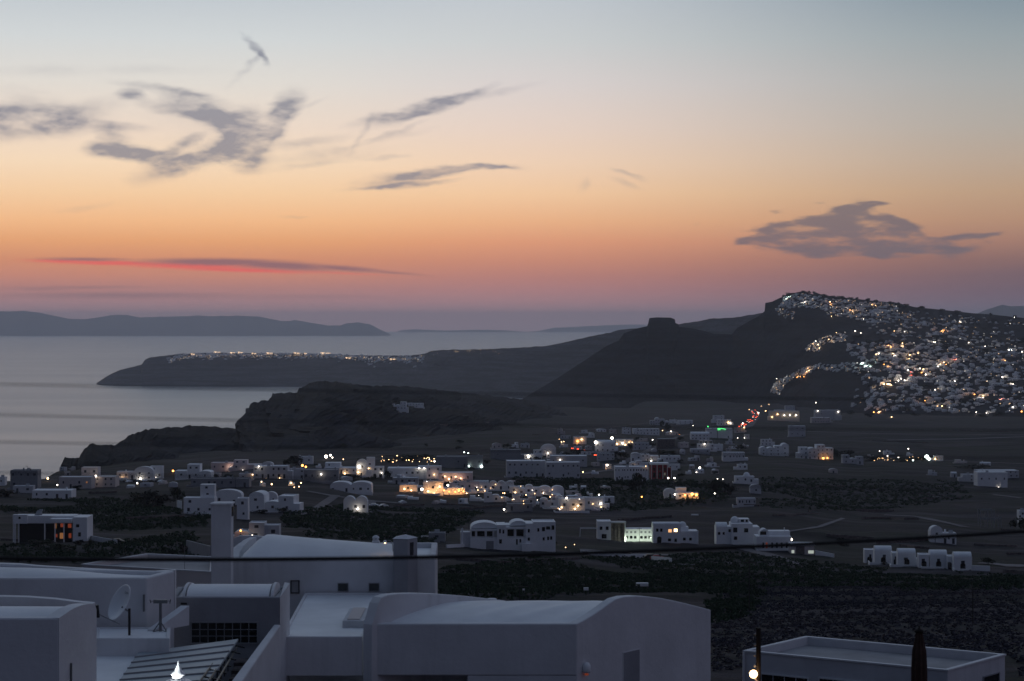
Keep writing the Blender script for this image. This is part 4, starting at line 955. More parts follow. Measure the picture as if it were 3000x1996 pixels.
# ---- village houses, left to right as in the photograph
HS = [
 (30,110,1378,1434,'tall dark cube house by the sea edge with roof tank and aerial','flat',dict(fl=2,cols=4,mat='plaster_grey')),
 (-20,14,1398,1424,'partly cropped low house at the left edge beside the tall cube','flat',dict(fl=1,cols=2)),
 (94,209,1437,1462,'long low white house below the tall cube house','flat',dict(fl=1,cols=4)),
 (38,96,1424,1445,'low pale annex at the foot of the tall cube house','flat',dict(mat='plaster_mid')),
 (172,268,1398,1432,'long beige house with dim windows right of the sea edge','flat',dict(fl=1,cols=4,mat='plaster_warm',lit=(3,))),
 (234,338,1371,1428,'beige two-storey house with rounded upper room behind','stepl',dict(mat='plaster_warm')),
 (342,395,1382,1404,'small pale house between beige house and domed house','flat',{}),
 (394,448,1368,1407,'white house with shallow arched front beside parked cars','vault',dict(cols=2,fl=2)),
 (440,476,1366,1402,'flat white block joined behind the arched front house','flat',dict(fl=2,cols=2)),
 (512,618,1362,1404,'white apartment block with four bays near the orange light','cluster',dict()),
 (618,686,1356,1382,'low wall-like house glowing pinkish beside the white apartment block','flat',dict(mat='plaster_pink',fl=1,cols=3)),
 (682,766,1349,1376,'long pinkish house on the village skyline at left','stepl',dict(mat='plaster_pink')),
 (767,800,1354,1374,'small arched white house at the end of the pinkish row','vault',{}),
 (742,842,1366,1402,'long teal-grey house in the middle of the left village','flat',dict(mat='plaster_mid',fl=2,cols=6)),
 (872,916,1338,1360,'small white house above the orange-lit porch','flat',dict(fl=1,cols=2)),
 (842,896,1374,1404,'grey low house left of the long grey building','flat',dict(mat='plaster_mid')),
 (890,990,1377,1414,'long grey building with a dim lit window in the left village','flat',dict(mat='plaster_grey',fl=1,cols=6,lit=(3,))),
 (950,1046,1357,1388,'flat white house with a dark shutter window before the lit tower','stepl',dict(fl=1)),
 (1044,1075,1346,1398,'floodlit white bell-shaped tower house beside two-storey white house','vault',dict(fl=2,cols=1)),
 (1072,1124,1341,1400,'two-storey white house with three ground floor arches','stepl',dict(arches=3)),
 (700,742,1388,1408,'low grey house with bright door lamps in the left village','flat',dict(mat='plaster_mid')),
 (560,640,1402,1424,'low terrace building under the white apartment block','flat',dict(mat='plaster_grey')),
 (640,730,1402,1428,'grey retaining house with pale top below the pinkish row','flat',dict(mat='plaster_grey',fl=1)),
 (538,628,1421,1505,'tall white house with small barrel roof and turret left of chimney tower','stepr',dict(fl=3,cols=3)),
 (624,708,1436,1480,'white arched-gable house rising behind the chimney tower','vault',dict(fl=1,cols=2)),
 (694,726,1460,1522,'narrow white two-storey wing right of the chimney tower','flat',dict(fl=2,cols=1)),
 (724,862,1443,1500,'stepped white villa with big arched dormer and terraces','cluster',dict(rz=-6)),
 (772,812,1442,1486,'arched centre bay of the stepped white villa','vault',dict(fl=2,cols=2)),
 (1006,1076,1455,1503,'white house with two arched humps and one bright porch lamp','vault2',dict(fl=1,cols=3)),
 (967,1088,1413,1444,'low wide white house on the slope above the two-humped house','vault2',dict(fl=1,cols=6)),
 (686,815,1533,1582,'low stepped house just behind the swelling barrel roof','cluster',dict(mat='plaster_mid')),
 (1135,1250,1372,1402,'long white resort wing with a row of small windows','flat',dict(fl=1,cols=7)),
 (1225,1292,1366,1404,'raised resort block with two bright lamps on its roof edge','flat',dict(fl=2,cols=3)),
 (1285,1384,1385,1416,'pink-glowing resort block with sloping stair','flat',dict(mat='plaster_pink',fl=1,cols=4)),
 (1150,1225,1400,1420,'terrace range with dark umbrellas below the long resort wing','flat',dict(mat='plaster_mid')),
 (1170,1222,1421,1440,'low wall lit warm orange at the resort front','flat',dict(mat='plaster_warm',cols=1)),
 (1240,1298,1410,1450,'cube of the resort glowing orange from lamps at its foot','flat',dict(mat='village_wash',fl=1,cols=1)),
 (1298,1362,1430,1450,'low resort terrace room with bright orange railing lights','flat',dict(mat='village_wash',winmat='pane_warm',cols=7,fl=1)),
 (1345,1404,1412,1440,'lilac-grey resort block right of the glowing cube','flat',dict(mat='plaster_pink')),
 (1388,1432,1408,1436,'white resort house with low ridge, first of the right resort row','vaultx',{}),
 (1432,1506,1411,1438,'white resort house with three arched windows','vault3',dict(fl=1)),
 (1418,1484,1445,1472,'pale resort house at lower edge beside a row of small lamps','cluster',{}),
 (1492,1520,1426,1446,'small resort room with white posts','flat',{}),
 (1518,1582,1421,1450,'grey-blue resort house with veranda','cluster',{}),
 (1578,1652,1425,1452,'wide shallow-arched resort house with dark pool awning','vault2',{}),
 (1500,1570,1452,1484,'dim greenish resort house among trees','cluster',dict(mat='plaster_mid')),
 (1582,1650,1452,1488,'low resort house beside the pool garden','cluster',dict(mat='plaster_mid')),
 (1640,1716,1461,1500,'angular white resort building with two bright lamps at its foot','flat',dict(fl=1,cols=3,rz=8)),
 (1712,1768,1458,1492,'angular white resort building tapering to the right','flat',dict(fl=1,cols=2,rz=-12)),
 (1764,1800,1456,1474,'low white end wall of the resort, rightmost block','flat',dict(cols=1)),
 (1484,1560,1476,1498,'low grey outbuilding with dark doors under the resort','flat',dict(mat='plaster_grey')),
 (1278,1370,1338,1370,'long grey warehouse left of the green-lit doors','flat',dict(mat='plaster_grey',fl=1,cols=5)),
 (1370,1414,1336,1374,'grey warehouse end bay with green-yellow lit doorway','flat',dict(mat='plaster_grey',fl=1,cols=2)),
 (1437,1526,1318,1348,'pale grey shed with long flat roof above the big hotel','flat',dict(mat='plaster_grey',fl=1,cols=2)),
 (1484,1600,1351,1398,'left half of big grey two-storey hotel with pale roof edge','flat',dict(mat='plaster_mid',fl=2,cols=7,rz=2)),
 (1600,1700,1355,1400,'right half of big grey two-storey hotel with pale roof edge','flat',dict(mat='plaster_mid',fl=2,cols=7,rz=2)),
 (1535,1588,1319,1348,'house with one bright square window above the big hotel','stepr',{}),
 (1584,1629,1302,1342,'tower-like white house with glowing side room','vault',dict(fl=2,cols=1)),
 (1612,1720,1336,1366,'long pale roof building behind the big grey hotel','flat',dict(mat='plaster_mid',fl=1,cols=5)),
 (1680,1718,1280,1302,'small shop front lit bright orange at the upper village','flat',dict(winmat='pane_warm',fl=1,cols=2)),
 (1744,1802,1290,1325,'white block between the two bright sign boxes','vaultx',{}),
 (1804,1856,1288,1308,'low shop with bright yellow-white lit front','flat',dict(winmat='pane_warm',cols=3)),
 (1856,1900,1298,1318,'pale low building right of the yellow-lit shop','flat',dict(mat='plaster_mid')),
 (1802,1900,1368,1410,'white long house with dense row of narrow windows beside red building','flat',dict(fl=2,cols=12)),
 (1850,1930,1328,1352,'wide white house behind the red building','cluster',{}),
 (1936,1993,1336,1354,'flat grey-white house right above the red building','flat',dict(cols=5)),
 (1957,1992,1360,1378,'small white annex at right of the red building','flat',{}),
 (1905,1962,1224,1246,'grey house on the far fields, left of three pale sheds','cluster',dict(mat='plaster_mid')),
 (1823,1848,1254,1272,'small flat shed with bright corner at upper village left','flat',{}),
 (1854,1932,1257,1274,'long low pale building with trees before it, upper village','flat',dict(cols=8)),
 (1962,1982,1230,1240,'tiny pale shed right of the grey far-field house','flat',dict(cols=1)),
 (1986,2030,1232,1243,'long tiny white shed on the far fields','flat',dict(cols=3)),
 (2090,2122,1218,1238,'square white house on the upper slope by the traffic road','flat',dict(cols=2)),
 (2102,2142,1230,1246,'white house with bright lamps just below the square upper house','flat',{}),
 (2070,2146,1256,1284,'white store with green neon line on its roof edge','flat',dict(cols=3,fl=1)),
 (2024,2078,1266,1290,'pale house left of the green neon store','vaultx',{}),
 (2044,2092,1289,1322,'white house of open arches below the green neon store','arches',{}),
 (2091,2118,1302,1320,'small bright white wall house beside the open arches','flat',dict(cols=1)),
 (2118,2182,1326,1352,'white house with seven dark windows in the middle plain','flat',dict(cols=7,fl=1)),
 (1852,1902,1296,1316,'grey block behind dark tree in the upper village','flat',dict(mat='plaster_grey')),
 (1925,1978,1286,1312,'dark brown cube building in the upper village','flat',dict(mat='stone')),
 (2024,2080,1316,1330,'low pale row right of the dark brown cube building','flat',dict(mat='plaster_mid')),
 (1750,1800,1328,1350,'grey-white house between dark trees in the mid village','flat',dict(mat='plaster_mid')),
 (1845,1900,1350,1368,'white stepped roofs left behind the red building','cluster',{}),
 (2154,2210,1384,1416,'isolated white house with tiny dome on the dark plain','dome',{}),
 (1945,1980,1432,1460,'small gabled white house left of the orange-lit house','vault',{}),
 (1980,2046,1430,1463,'white house with glowing orange porch on the plain','stepl',dict()),
 (2160,2214,1460,1482,'low grey house with pale frame and dark openings','flat',dict(mat='plaster_mid',cols=5)),
 (2198,2230,1420,1446,'small faint arched house above the low grey house','vault',dict(mat='plaster_mid')),
 (2230,2262,1288,1306,'upper cube of the white cluster with thin roof line','flat',{}),
 (2228,2312,1300,1336,'white cluster house with many little rooms on the plain','cluster',{}),
 (2312,2360,1248,1280,'grey square two-floor house in the open far field','flat',dict(mat='plaster_mid',fl=2,cols=3)),
 (2344,2442,1304,1346,'pale broad house with orange-lit shop at right corner','cluster',{}),
 (2255,2342,1205,1234,'floodlit hall with five bright lamps under its eave','flat',dict(mat='plaster_warm',fl=1,cols=2)),
 (2270,2330,1190,1216,'pale church body with stepped roof above the floodlit hall','stepr',dict(mat='plaster_mid')),
 (2388,2462,1202,1230,'boxy white building with lamps on both roof corners','flat',dict(mat='plaster_mid',cols=2)),
 (2378,2432,1224,1240,'low pale wall building below the boxy white building','flat',dict(mat='plaster_warm')),
 (2470,2530,1334,1360,'low ruinous grey house in the far right plain','cluster',dict(mat='plaster_mid')),
 (2590,2612,1322,1332,'tiny pale roof left of the green-white floodlight','flat',{}),
 (2738,2764,1336,1350,'small pale house right next to the green-white floodlight','flat',{}),
 (2864,2952,1384,1426,'white low house with broad roof at the right, alone','flat',dict(fl=1,cols=4)),
 (2866,2985,1379,1400,'pale upper terrace behind the lone right white house','flat',dict(mat='plaster_mid')),
 (2820,2870,1390,1412,'low side wall house left of the lone right white house','flat',dict(mat='plaster_mid',cols=1)),
 (2726,2762,1542,1590,'two-storey tower part of the small white house on right plain','vault',dict(fl=2,cols=1)),
 (2760,2802,1562,1594,'long low part of the small white house on right plain','flat',dict(fl=1,cols=3)),
 (2986,3030,1496,1536,'white corner of a house cut off by the right picture edge','flat',{}),
 (1256,1304,1562,1584,'small dark farm shed with pale roof left of white complex','flat',dict(mat='plaster_grey',cols=1)),
]
for h in HS:
    x0,x1,yt,yb,lab,roof,o = h; house(x0,x1,yt,yb,lab,roof,**o)

# ---- smaller houses scattered between
qf = random.Random(41)
for (xa, xb, ya, yb_), n in (((1640,2190,1262,1392), 44), ((180,900,1376,1430), 42), ((880,1160,1372,1410), 12), ((1160,1500,1405,1478), 22), ((1500,1780,1432,1492), 14), ((1440,1760,1310,1345), 8), ((2440,3000,1330,1420), 7)):
    k = 0; tries = 0
    while k < n and tries < 400:
        tries += 1; x, y = qf.uniform(xa, xb), qf.uniform(ya, yb_); w = qf.uniform(14, 36); h = qf.uniform(8, 16)
        if any(r_[0]-4 < x+w/2 and r_[1]+4 > x-w/2 and r_[2]-3 < y and r_[3]+3 > y-h for r_ in RECTS): continue
        k += 1; house(x-w/2, x+w/2, y-h, y, 'small pale house, one of many scattered between the larger village houses', qf.choice(('flat','flat','vault','stepl','stepr','cluster','vaultx')), mat=qf.choice(('village_wash','plaster_mid','village_wash','plaster_warm')), group='small scattered village houses', name='small_house', rz=qf.uniform(-20,20))
RES = [(1385,1418),(1500,1416),(1650,1440),(1760,1462),(1800,1470),(1750,1498),(1640,1500),(1580,1488),(1500,1474),(1400,1452)]
RE2 = [(1140,1388),(1290,1400),(1400,1420),(1400,1448),(1230,1440),(1170,1420)]
k = 0; tries = 0
def inp(x, y, p):
    c = False
    for i in range(len(p)):
        (x1, y1), (x2, y2) = p[i], p[i-1]
        if (y1 > y) != (y2 > y) and x < (x2-x1)*(y-y1)/(y2-y1)+x1: c = not c
    return c
while k < 52 and tries < 3000:
    tries += 1; x, y = qf.uniform(1140, 1800), qf.uniform(1388, 1500); w = qf.uniform(16, 46); h = qf.uniform(6, 14)
    if not (inp(x, y, RES) or inp(x, y, RE2)): continue
    k += 1; house(x-w/2, x+w/2, y-h, y, 'low white volume of the crowded resort, stepped against its neighbours', qf.choice(('flat','flat','stepl','stepr','cluster','vaultx')), mat=qf.choice(('village_wash','village_wash','plaster_pink')), group='stepped white volumes of the resort', name='resort_house', rz=qf.uniform(-25,25))
for i in range(60):
    x, y = qf.uniform(0, 2950), qf.uniform(1240, 1680)
    if x < 900 and y < 1420: continue
    L = qf.uniform(50, 180); a = qf.uniform(-.08, .1)
    if any(r_[0] < x+L and r_[1] > x and r_[2] < y < r_[3]+4 for r_ in RECTS): continue
    w_ = slab_wall([(x+L*t, y+L*t*a+qf.uniform(-1,1)) for t in (0,.25,.5,.75,1)], qf.uniform(.6, 1.1), 'low dry stone wall between the dark fields of the plain', 'stone', 'field_wall')
    if w_: w_['group'] = 'low dry stone walls between fields'
# ---- townhouse row at the right
for i, (x0, x1, yt, yb) in enumerate(((2562,2614,1601,1652),(2630,2684,1609,1658),(2724,2776,1613,1664),(2794,2848,1619,1670))):
    r = house(x0, x1, yt, yb, ['leftmost arched white townhouse of the row of four','second arched white townhouse from the left in the row of four','third arched white townhouse from the left in the row of four','rightmost arched white townhouse of the row of four'][i], 'vaultx', 1, 1, name='townhouse', group='white townhouses in a row', arches=1, rz=-4)
for x0, x1, yt, yb, lab in ((2533,2562,1611,1650,'low white wing at left end of the townhouse row'),(2614,2631,1620,1656,'first low link between the townhouses'),(2692,2722,1625,1664,'low wing with arch in the middle of the townhouse row'),(2776,2794,1630,1668,'low link left of the rightmost townhouse')):
    house(x0, x1, yt, yb, lab, 'flat', 1, 1, name='low_wing', arches=1, rz=-4)
slab_wall([(2846,1672),(2900,1674)], 1.6, 'white garden wall running right from the townhouses')

# ---- modern house on the left with lit glass
def modern():
    D = hit(145, 1590).y; s = D/F; p = P(145, 1590, D)
    r = thing('modern_villa', 'modern white villa with reddish lit glass hall between slim columns', 'house', (p.x, D, p.z))
    X = lambda x: (x-145)*s; Z = lambda y: (1590-y)*s
    mb = MB().box(X(213),X(255),0,9,-2,Z(1516)); bevel(mb.build('wall', 'village_wash', r), .05)
    MB().box(X(34),X(212),2.5,9,Z(1536),Z(1514)).build('upper_floor', 'village_wash', r)
    MB().box(X(48),X(213),3.5,9,-2,Z(1536)).build('lower_floor', 'dark_metal', r)
    MB().box(X(34),X(76),1.5,3.2,Z(1536),Z(1510)).build('end_room', 'village_wash', r)
    MB().box(X(148),X(212),-1.2,2.4,Z(1531),Z(1520)).build('porch_roof', 'village_wash', r)
    for x in (46, 133, 163, 189): MB().box(X(x)-.15,X(x)+.15,-1,-.7,-2,Z(1532)).build('column', 'village_wash', r)
    for x in (34.2, 50): MB().box(X(x),X(x)+.25,1.6,1.9,-2,Z(1534)).build('column', 'village_wash', r)
    for x0,x1,y0,y1,m in ((152,158,1535,1552,'pane_orange'),(170,182,1537,1548,'dim_red'),(192,202,1538,1550,'dim_red'),(168,182,1565,1582,'pane_orange'),(194,202,1566,1580,'dim_red'),(153,161,1568,1578,'dim_red')):
        MB().box(X(x0),X(x1),3.40,3.49,Z(y1),Z(y0)).build('window', m, r)
    for x0,x1,y0,y1 in ((223,232,1536,1545),(229,237,1560,1572),(51,57,1516,1522)):
        MB().box(X(x0),X(x1),-.03 if x0 > 200 else 1.46,3.2 if x0 < 100 else .1,Z(y1),Z(y0)).build('window', 'glass_dark', r)
    a = MB().prism([(X(92),4),(X(106),4),(X(112),5.5),(X(98),5.5)], [Z(1514)]*4, [Z(1513),Z(1513),Z(1500),Z(1500)]); a.build('solar_panel', 'frame_grey', r)
    MB().tube([(X(103),5.8,Z(1500)),(X(113),5.8,Z(1500))], .3, 8).build('water_tank', 'frame_grey', r)
    MB().box(X(130),X(160),-2.2,-1.4,-2,Z(1583)).build('garden_wall', 'village_wash', r)
modern()
def tank_and_aerial():
    D = hit(70,1434).y; s = D/F; b = P(84, 1379, D+4)
    t = thing('water_tank', 'dark water tank on roof of the tall cube house', 'tank', tuple(b)); MB().tube([(-1,0,.45),(0,0,.45)], .4, 8).tube([(.3,0,.45),(1.2,0,.45)], .4, 8).build('tank', 'dark_metal', t)
    t = thing('roof_aerial', 'thin aerial on roof of the tall cube house by the sea', 'aerial', tuple(P(80,1379,D+4))); MB().tube([(0,0,0),(0,0,2.4)], .06, 6).tube([(-.7,0,2.2),(.3,0,1.9)], .05, 5).tube([(-.6,0,1.6),(-.6,0,2.6)], .05, 5).build('mast', 'metal', t)
tank_and_aerial()
# ---- white complex with balconies
def complex_house():
    D = hit(1490, 1612).y; s = D/F; p = P(1490, 1612, D)
    r = thing('apartment_complex', 'long white two-storey complex with pillared balconies and low vaults', 'house', (p.x, D, p.z), None, R(3))
    X = lambda x: (x-1490)*s; Z = lambda y: (1612-y)*s
    MB().box(X(1380),X(1460),2.2,9,-3,Z(1547)).build('wall', 'village_wash', r)          # left wing behind balcony
    MB().arch(X(1380),X(1460),.8,9,Z(1548),Z(1531)-Z(1548),12).build('vault_roof', 'wash_roof', r)
    MB().box(X(1378),X(1456),.1,2.3,Z(1556),Z(1550)).build('balcony_beam', 'village_wash', r)
    MB().box(X(1378),X(1456),.0,2.3,-3,Z(1575)).build('balcony', 'village_wash', r)
    for x in (1380,1395,1424,1446): MB().box(X(x)-.16,X(x)+.16,.1,.4,Z(1576),Z(1555)).build('column', 'village_wash', r)
    MB().box(X(1350),X(1378),1.0,6,-3,Z(1560)).build('stair_wing', 'plaster_mid', r); MB().box(X(1352),X(1357),.6,1,Z(1600),Z(1548)).build('column', 'village_wash', r)
    MB().box(X(1456),X(1482),-.4,9,-3,Z(1538)).build('wall', 'village_wash', r)
    MB().box(X(1482),X(1540),2,9,-3,Z(1540)).build('wall', 'village_wash', r); MB().box(X(1482),X(1540),0,2.05,-3,Z(1575)).build('balcony', 'village_wash', r); MB().box(X(1480),X(1541),.0,2.1,Z(1551),Z(1545)).build('balcony_beam', 'village_wash', r)
    for x in (1484,1510,1538): MB().box(X(x)-.16,X(x)+.16,.1,.4,Z(1576),Z(1550)).build('column', 'village_wash', r)
    MB().arch(X(1495),X(1545),1,9,Z(1541),Z(1527)-Z(1541),12).build('vault_roof', 'wash_roof', r)
    MB().box(X(1540),X(1562),-.6,9,-4,Z(1534)).build('wall', 'village_wash', r)
    MB().box(X(1528),X(1555),-1.6,-.6,-4,Z(1592)).build('stair_block', 'village_wash', r)
    mb, q = shell([(X(1562),-.2),(X(1628),-.2),(X(1628),9),(X(1562),9)], -4, Z(1530), .3, .3); mb.build('wall', 'village_wash', r); MB().poly([(a,b,Z(1530)-.3) for a,b in q]).build('roof', 'wash_roof', r)
    for x0,x1,y0,y1,yy in ((1399,1420,1556,1573,2.2),(1427,1443,1556,1573,2.2),(1383,1392,1556,1573,2.2),(1488,1506,1553,1573,2.0),(1514,1534,1553,1573,2.0),(1546,1552,1550,1560,-.6),(1546,1552,1575,1584,-.6),(1574,1580,1548,1558,-.2),(1588,1597,1545,1557,-.2),(1600,1612,1543,1552,-.2),(1616,1624,1540,1553,-.2),(1590,1596,1575,1584,-.2),(1603,1609,1573,1583,-.2),(1612,1618,1572,1582,-.2),(1462,1467,1550,1562,-.4),(1472,1477,1552,1563,-.4),(1462,1470,1580,1592,-.4),(1512,1517,1580,1596,-.0),(1522,1527,1580,1590,0)):
        MB().box(X(x0),X(x1),yy-.03,yy+.05,Z(y1),Z(y0)).build('window', 'glass_dark', r)
    MB().box(X(1424),X(1446),-.03,.1,0,Z(1585)).build('garage_door', 'frame_grey', r)
complex_house()
# ---- lit villas right of it
def villas():
    def mk(x0, yb, name, lab, cat='house'):
        nonlocal D, s
        D = hit(x0, yb).y; s = D/F
        p = P(x0, yb, D); k_ = s; return thing(name, lab, cat, (p.x, D, p.z)), (lambda x: (x-x0)*k_), (lambda y: (yb-y)*k_)
    D = s = 0
    r, X, Z = mk(1780, 1582, 'framed_villa', 'white villa with beige glass front and thin pergola beam at left')
    mb, q = shell([(X(1750),0),(X(1790),0),(X(1790),8),(X(1750),8)], -4, Z(1528), .25, .3); mb.build('wall', 'village_wash', r); MB().poly([(a,b,Z(1529.5)) for a,b in q]).build('roof', 'wash_roof', r)
    MB().box(X(1790),X(1833),1.5,8,-4,Z(1531)).build('glass_front', 'plaster_warm' if 0 else 'stone', r); MB().box(X(1788),X(1834),0,1.6,Z(1533),Z(1529)).build('eave', 'village_wash', r); MB().box(X(1830),X(1833),0,.3,-3,Z(1531)).build('column', 'village_wash', r)
    for x in (1800,1810,1820): MB().box(X(x)-.06,X(x)+.06,1.4,1.49,-2,Z(1533)).build('mullion', 'dark_metal', r)
    MB().box(X(1700),X(1750),2,2.3,Z(1551),Z(1548)).build('pergola_beam', 'village_wash', r); MB().tube([(X(1701),2.1,Z(1549)),(X(1698),2.1,-2)], .12, 6).build('pergola_post', 'village_wash', r)
    for x0,x1,y0,y1 in ((1757,1765,1543,1553),(1775,1783,1543,1553),(1763,1777,1565,1578)): MB().box(X(x0),X(x1),-.03,.1,Z(y1),Z(y0)).build('window', 'glass_dark', r)
    r, X, Z = mk(1873, 1588, 'floodlit_wing', 'low white wing brightly floodlit greenish between two villas')
    MB().box(X(1833),X(1913),2,8,-4,Z(1552)).build('wall', 'village_wash', r)
    for x in (1838,1850,1862,1880,1892,1904): MB().box(X(x)-.45,X(x)+.45,1.96,2.1,Z(1580),Z(1572)).build('window', 'glass_dark', r)
    for x in (1838,1850,1862,1880,1892,1904): MB().box(X(x)-.35,X(x)+.35,1.96,2.1,Z(1564),Z(1558)).build('niche', 'plaster_grey', r)
    c = r.location; 
    for dx in (-4.5, 0, 4.5):
        t = thing('flood_lamp', ['left','middle','right'][int(dx/4.5)+1]+' ground lamp before the floodlit white wing', 'lamp', (c.x+dx, D-1.6, c.z-1.0)); MB().box(-.12,.12,-.1,.1,0,.2).build('housing', 'dark_metal', t); MB().ball((0,.12,.12), .06, 6, 4).build('bulb', 'lamp_cool', t)
        lamp_light((c.x+dx, D-1.2, c.z+1.0), (.84,1,.76), 260, .15, t)
    r, X, Z = mk(1980, 1592, 'arched_villa', 'large white villa with rounded corner, lit upper windows and small dome')
    MB().box(X(1914),X(1994),0,9,-4,Z(1536)).build('wall', 'village_wash', r)
    MB().archx(X(1912),X(1996),.0,2.4,Z(1537),.7,10).build('rounded_parapet', 'wash_roof', r)
    MB().box(X(1994),X(2046),1.5,9,-4,Z(1558)).build('wing', 'village_wash', r); MB().box(X(2042),X(2046.5),.8,1.6,-4,Z(1556)).build('buttress', 'village_wash', r)
    MB().box(X(1990),X(2020),4,9,Z(1560),Z(1548)).build('upper_floor', 'village_wash', r)
    MB().lathe((X(2003),5.5,Z(1545)), [(1.35,-.6),(1.35,.2)]+[(max(.01,1.35*math.cos(R(a))), .2+1.35*math.sin(R(a))) for a in range(6,91,14)], 16).build('dome', 'wash_roof', r, True)
    for x0,x1,y0,y1,m,yy in ((1922,1929,1549,1558,'glass_dark',0),(1934,1941,1549,1558,'glass_dark',0),(1958,1968,1551,1560,'pane_warm',0),(1975,1984,1550,1558,'lamp_warm',0),(1957,1966,1578,1586,'glass_dark',0),(1976,1983,1578,1588,'glass_dark',0),(2002,2010,1577,1585,'glass_dark',1.5),(2020,2028,1577,1585,'glass_dark',1.5)): MB().box(X(x0),X(x1),yy-.03,yy+.1,Z(y1),Z(y0)).build('window', m, r)
    MB().prism([(X(1925),-.04),(X(1938),-.04),(X(1938),.1),(X(1925),.1)], -1, Z(1577)).arch(X(1925),X(1938),-.04,.1,Z(1577)-.01,.6,8).build('arched_door', 'glass_dark', r)
    r, X, Z = mk(2150, 1596, 'domed_villa', 'white villa with tall round dome and arched windows near bright lamps')
    MB().box(X(2100),X(2146),1,9,-4,Z(1545)).build('wall', 'village_wash', r); MB().archx(X(2100),X(2132),1.2,7,Z(1546),1.6,10).build('vault_roof', 'wash_roof', r)
    MB().box(X(2143),X(2205),0,9,-4,Z(1535)).build('wall', 'village_wash', r); MB().box(X(2168),X(2198),3,8,Z(1536),Z(1523)).build('upper_floor', 'village_wash', r)
    MB().lathe((X(2156),4.5,Z(1535)), [(1.5,-.6),(1.5,.8)]+[(max(.01,1.5*math.cos(R(a))), .8+1.5*math.sin(R(a))) for a in range(6,91,12)], 18).build('dome', 'wash_roof', r, True)
    MB().box(X(2205),X(2226),.5,9,-4,Z(1545)).build('wing', 'village_wash', r)
    for x0,x1,y0,y1,yy in ((2104,2111,1560,1568,1),(2118,2124,1560,1568,1),(2148,2160,1546,1560,0),(2173,2183,1525,1532,3),(2187,2194,1525,1532,3),(2150,2160,1572,1582,0),(2135,2142,1552,1560,1),(2180,2192,1548,1560,0)): MB().box(X(x0),X(x1),yy-.03,yy+.1,Z(y1),Z(y0)).build('window', 'glass_dark', r)
    r, X, Z = mk(2270, 1614, 'lamplit_house', 'white house with small arch and columns beside brightest lamp')
    MB().box(X(2216),X(2318),0,8,-4,Z(1572)).build('wall', 'village_wash', r); MB().arch(X(2226),X(2256),1,6,Z(1573),Z(1551)-Z(1573),12).build('arch_room', 'wash_roof', r); MB().box(X(2256),X(2318),3,8,Z(1573),Z(1559)).build('upper_floor', 'village_wash', r); MB().tube([(X(2302),4,Z(1559)),(X(2302),4,Z(1549))], .18, 6).build('chimney', 'village_wash', r)
    for x in (2236,2246,2262,2276,2290,2305): MB().box(X(x)-.3,X(x)+.3,-.03,.1,Z(1606),Z(1590)).build('door' if x%3 else 'window', 'glass_dark' if x != 2246 else 'dim_red', r)
    MB().box(X(2228),X(2246),.97,1.1,Z(1568),Z(1558)).build('window', 'glass_dark', r)
    r, X, Z = mk(2350, 1624, 'flat_shed', 'low grey shed with pale flat roof right of brightest lamp', 'shed')
    MB().box(X(2318),X(2385),0,7,-3,Z(1599)).build('wall', 'plaster_warm', r); MB().box(X(2316),X(2388),-.3,7.2,Z(1599),Z(1594)).build('roof', 'wash_roof', r); MB().box(X(2332),X(2357),-.03,.1,0,Z(1601)).build('door', 'stone', r); MB().box(X(2319),X(2327),-.04,.1,Z(1621),Z(1612)).build('window', 'pane_white', r); MB().box(X(2368),X(2384),-.04,.1,Z(1622),Z(1613)).build('window', 'pane_white', r)
    t = thing('ramp_wall', 'bright white ramp wall sloping down right of the flat shed', 'wall', (P(2388,1620,D).x, D, P(2388,1624,D).z)); a=(2440-2385)*s
    MB().prism([(0,0),(a,-1),(a,-.2),(0,.8)], -3, [1.3,.15,.15,1.3]).build('wall', 'village_wash', t)
    return D
VD = villas()
slab_wall([(1700,1622),(1760,1628),(1830,1633),(1900,1634)], 1.0, 'low pale wall along the lane before the floodlit villas')
slab_wall([(1908,1642),(1965,1648)], 1.3, 'short white wall end by the parked cars below the villas')
slab_wall([(1310,1606),(1350,1604),(1400,1603)], 1.0, 'low white garden wall left of the balcony complex')
slab_wall([(1290,1480),(1400,1486)], .8, 'faint stone field wall below the glowing resort', 'stone', 'field_wall')
slab_wall([(2150,1482),(2225,1484)], .9, 'faint stone field wall under the low grey house', 'stone', 'field_wall')
slab_wall([(540,1506),(618,1512)], 1.0, 'pale wall at foot of the tall barrel-roofed house')
slab_wall([(250,1580),(300,1590),(340,1596)], 1.4, 'pale wall leading right from the modern villa', 'plaster_mid')
slab_wall([(545,1620),(615,1640)], 3.5, 'plain earth-coloured bank wall left of the chimney tower', 'plaster_grey', 'bank_wall')
slab_wall([(2370,1500),(2500,1496),(2620,1498)], .8, 'long faint stone wall across the right fields', 'stone', 'field_wall')
slab_wall([(2420,1570),(2560,1580)], .8, 'faint stone wall left above the townhouse row', 'stone', 'field_wall')
slab_wall([(1560,1275),(1800,1262)], 1.0, 'faint stone wall crossing the far middle field', 'stone', 'field_wall')
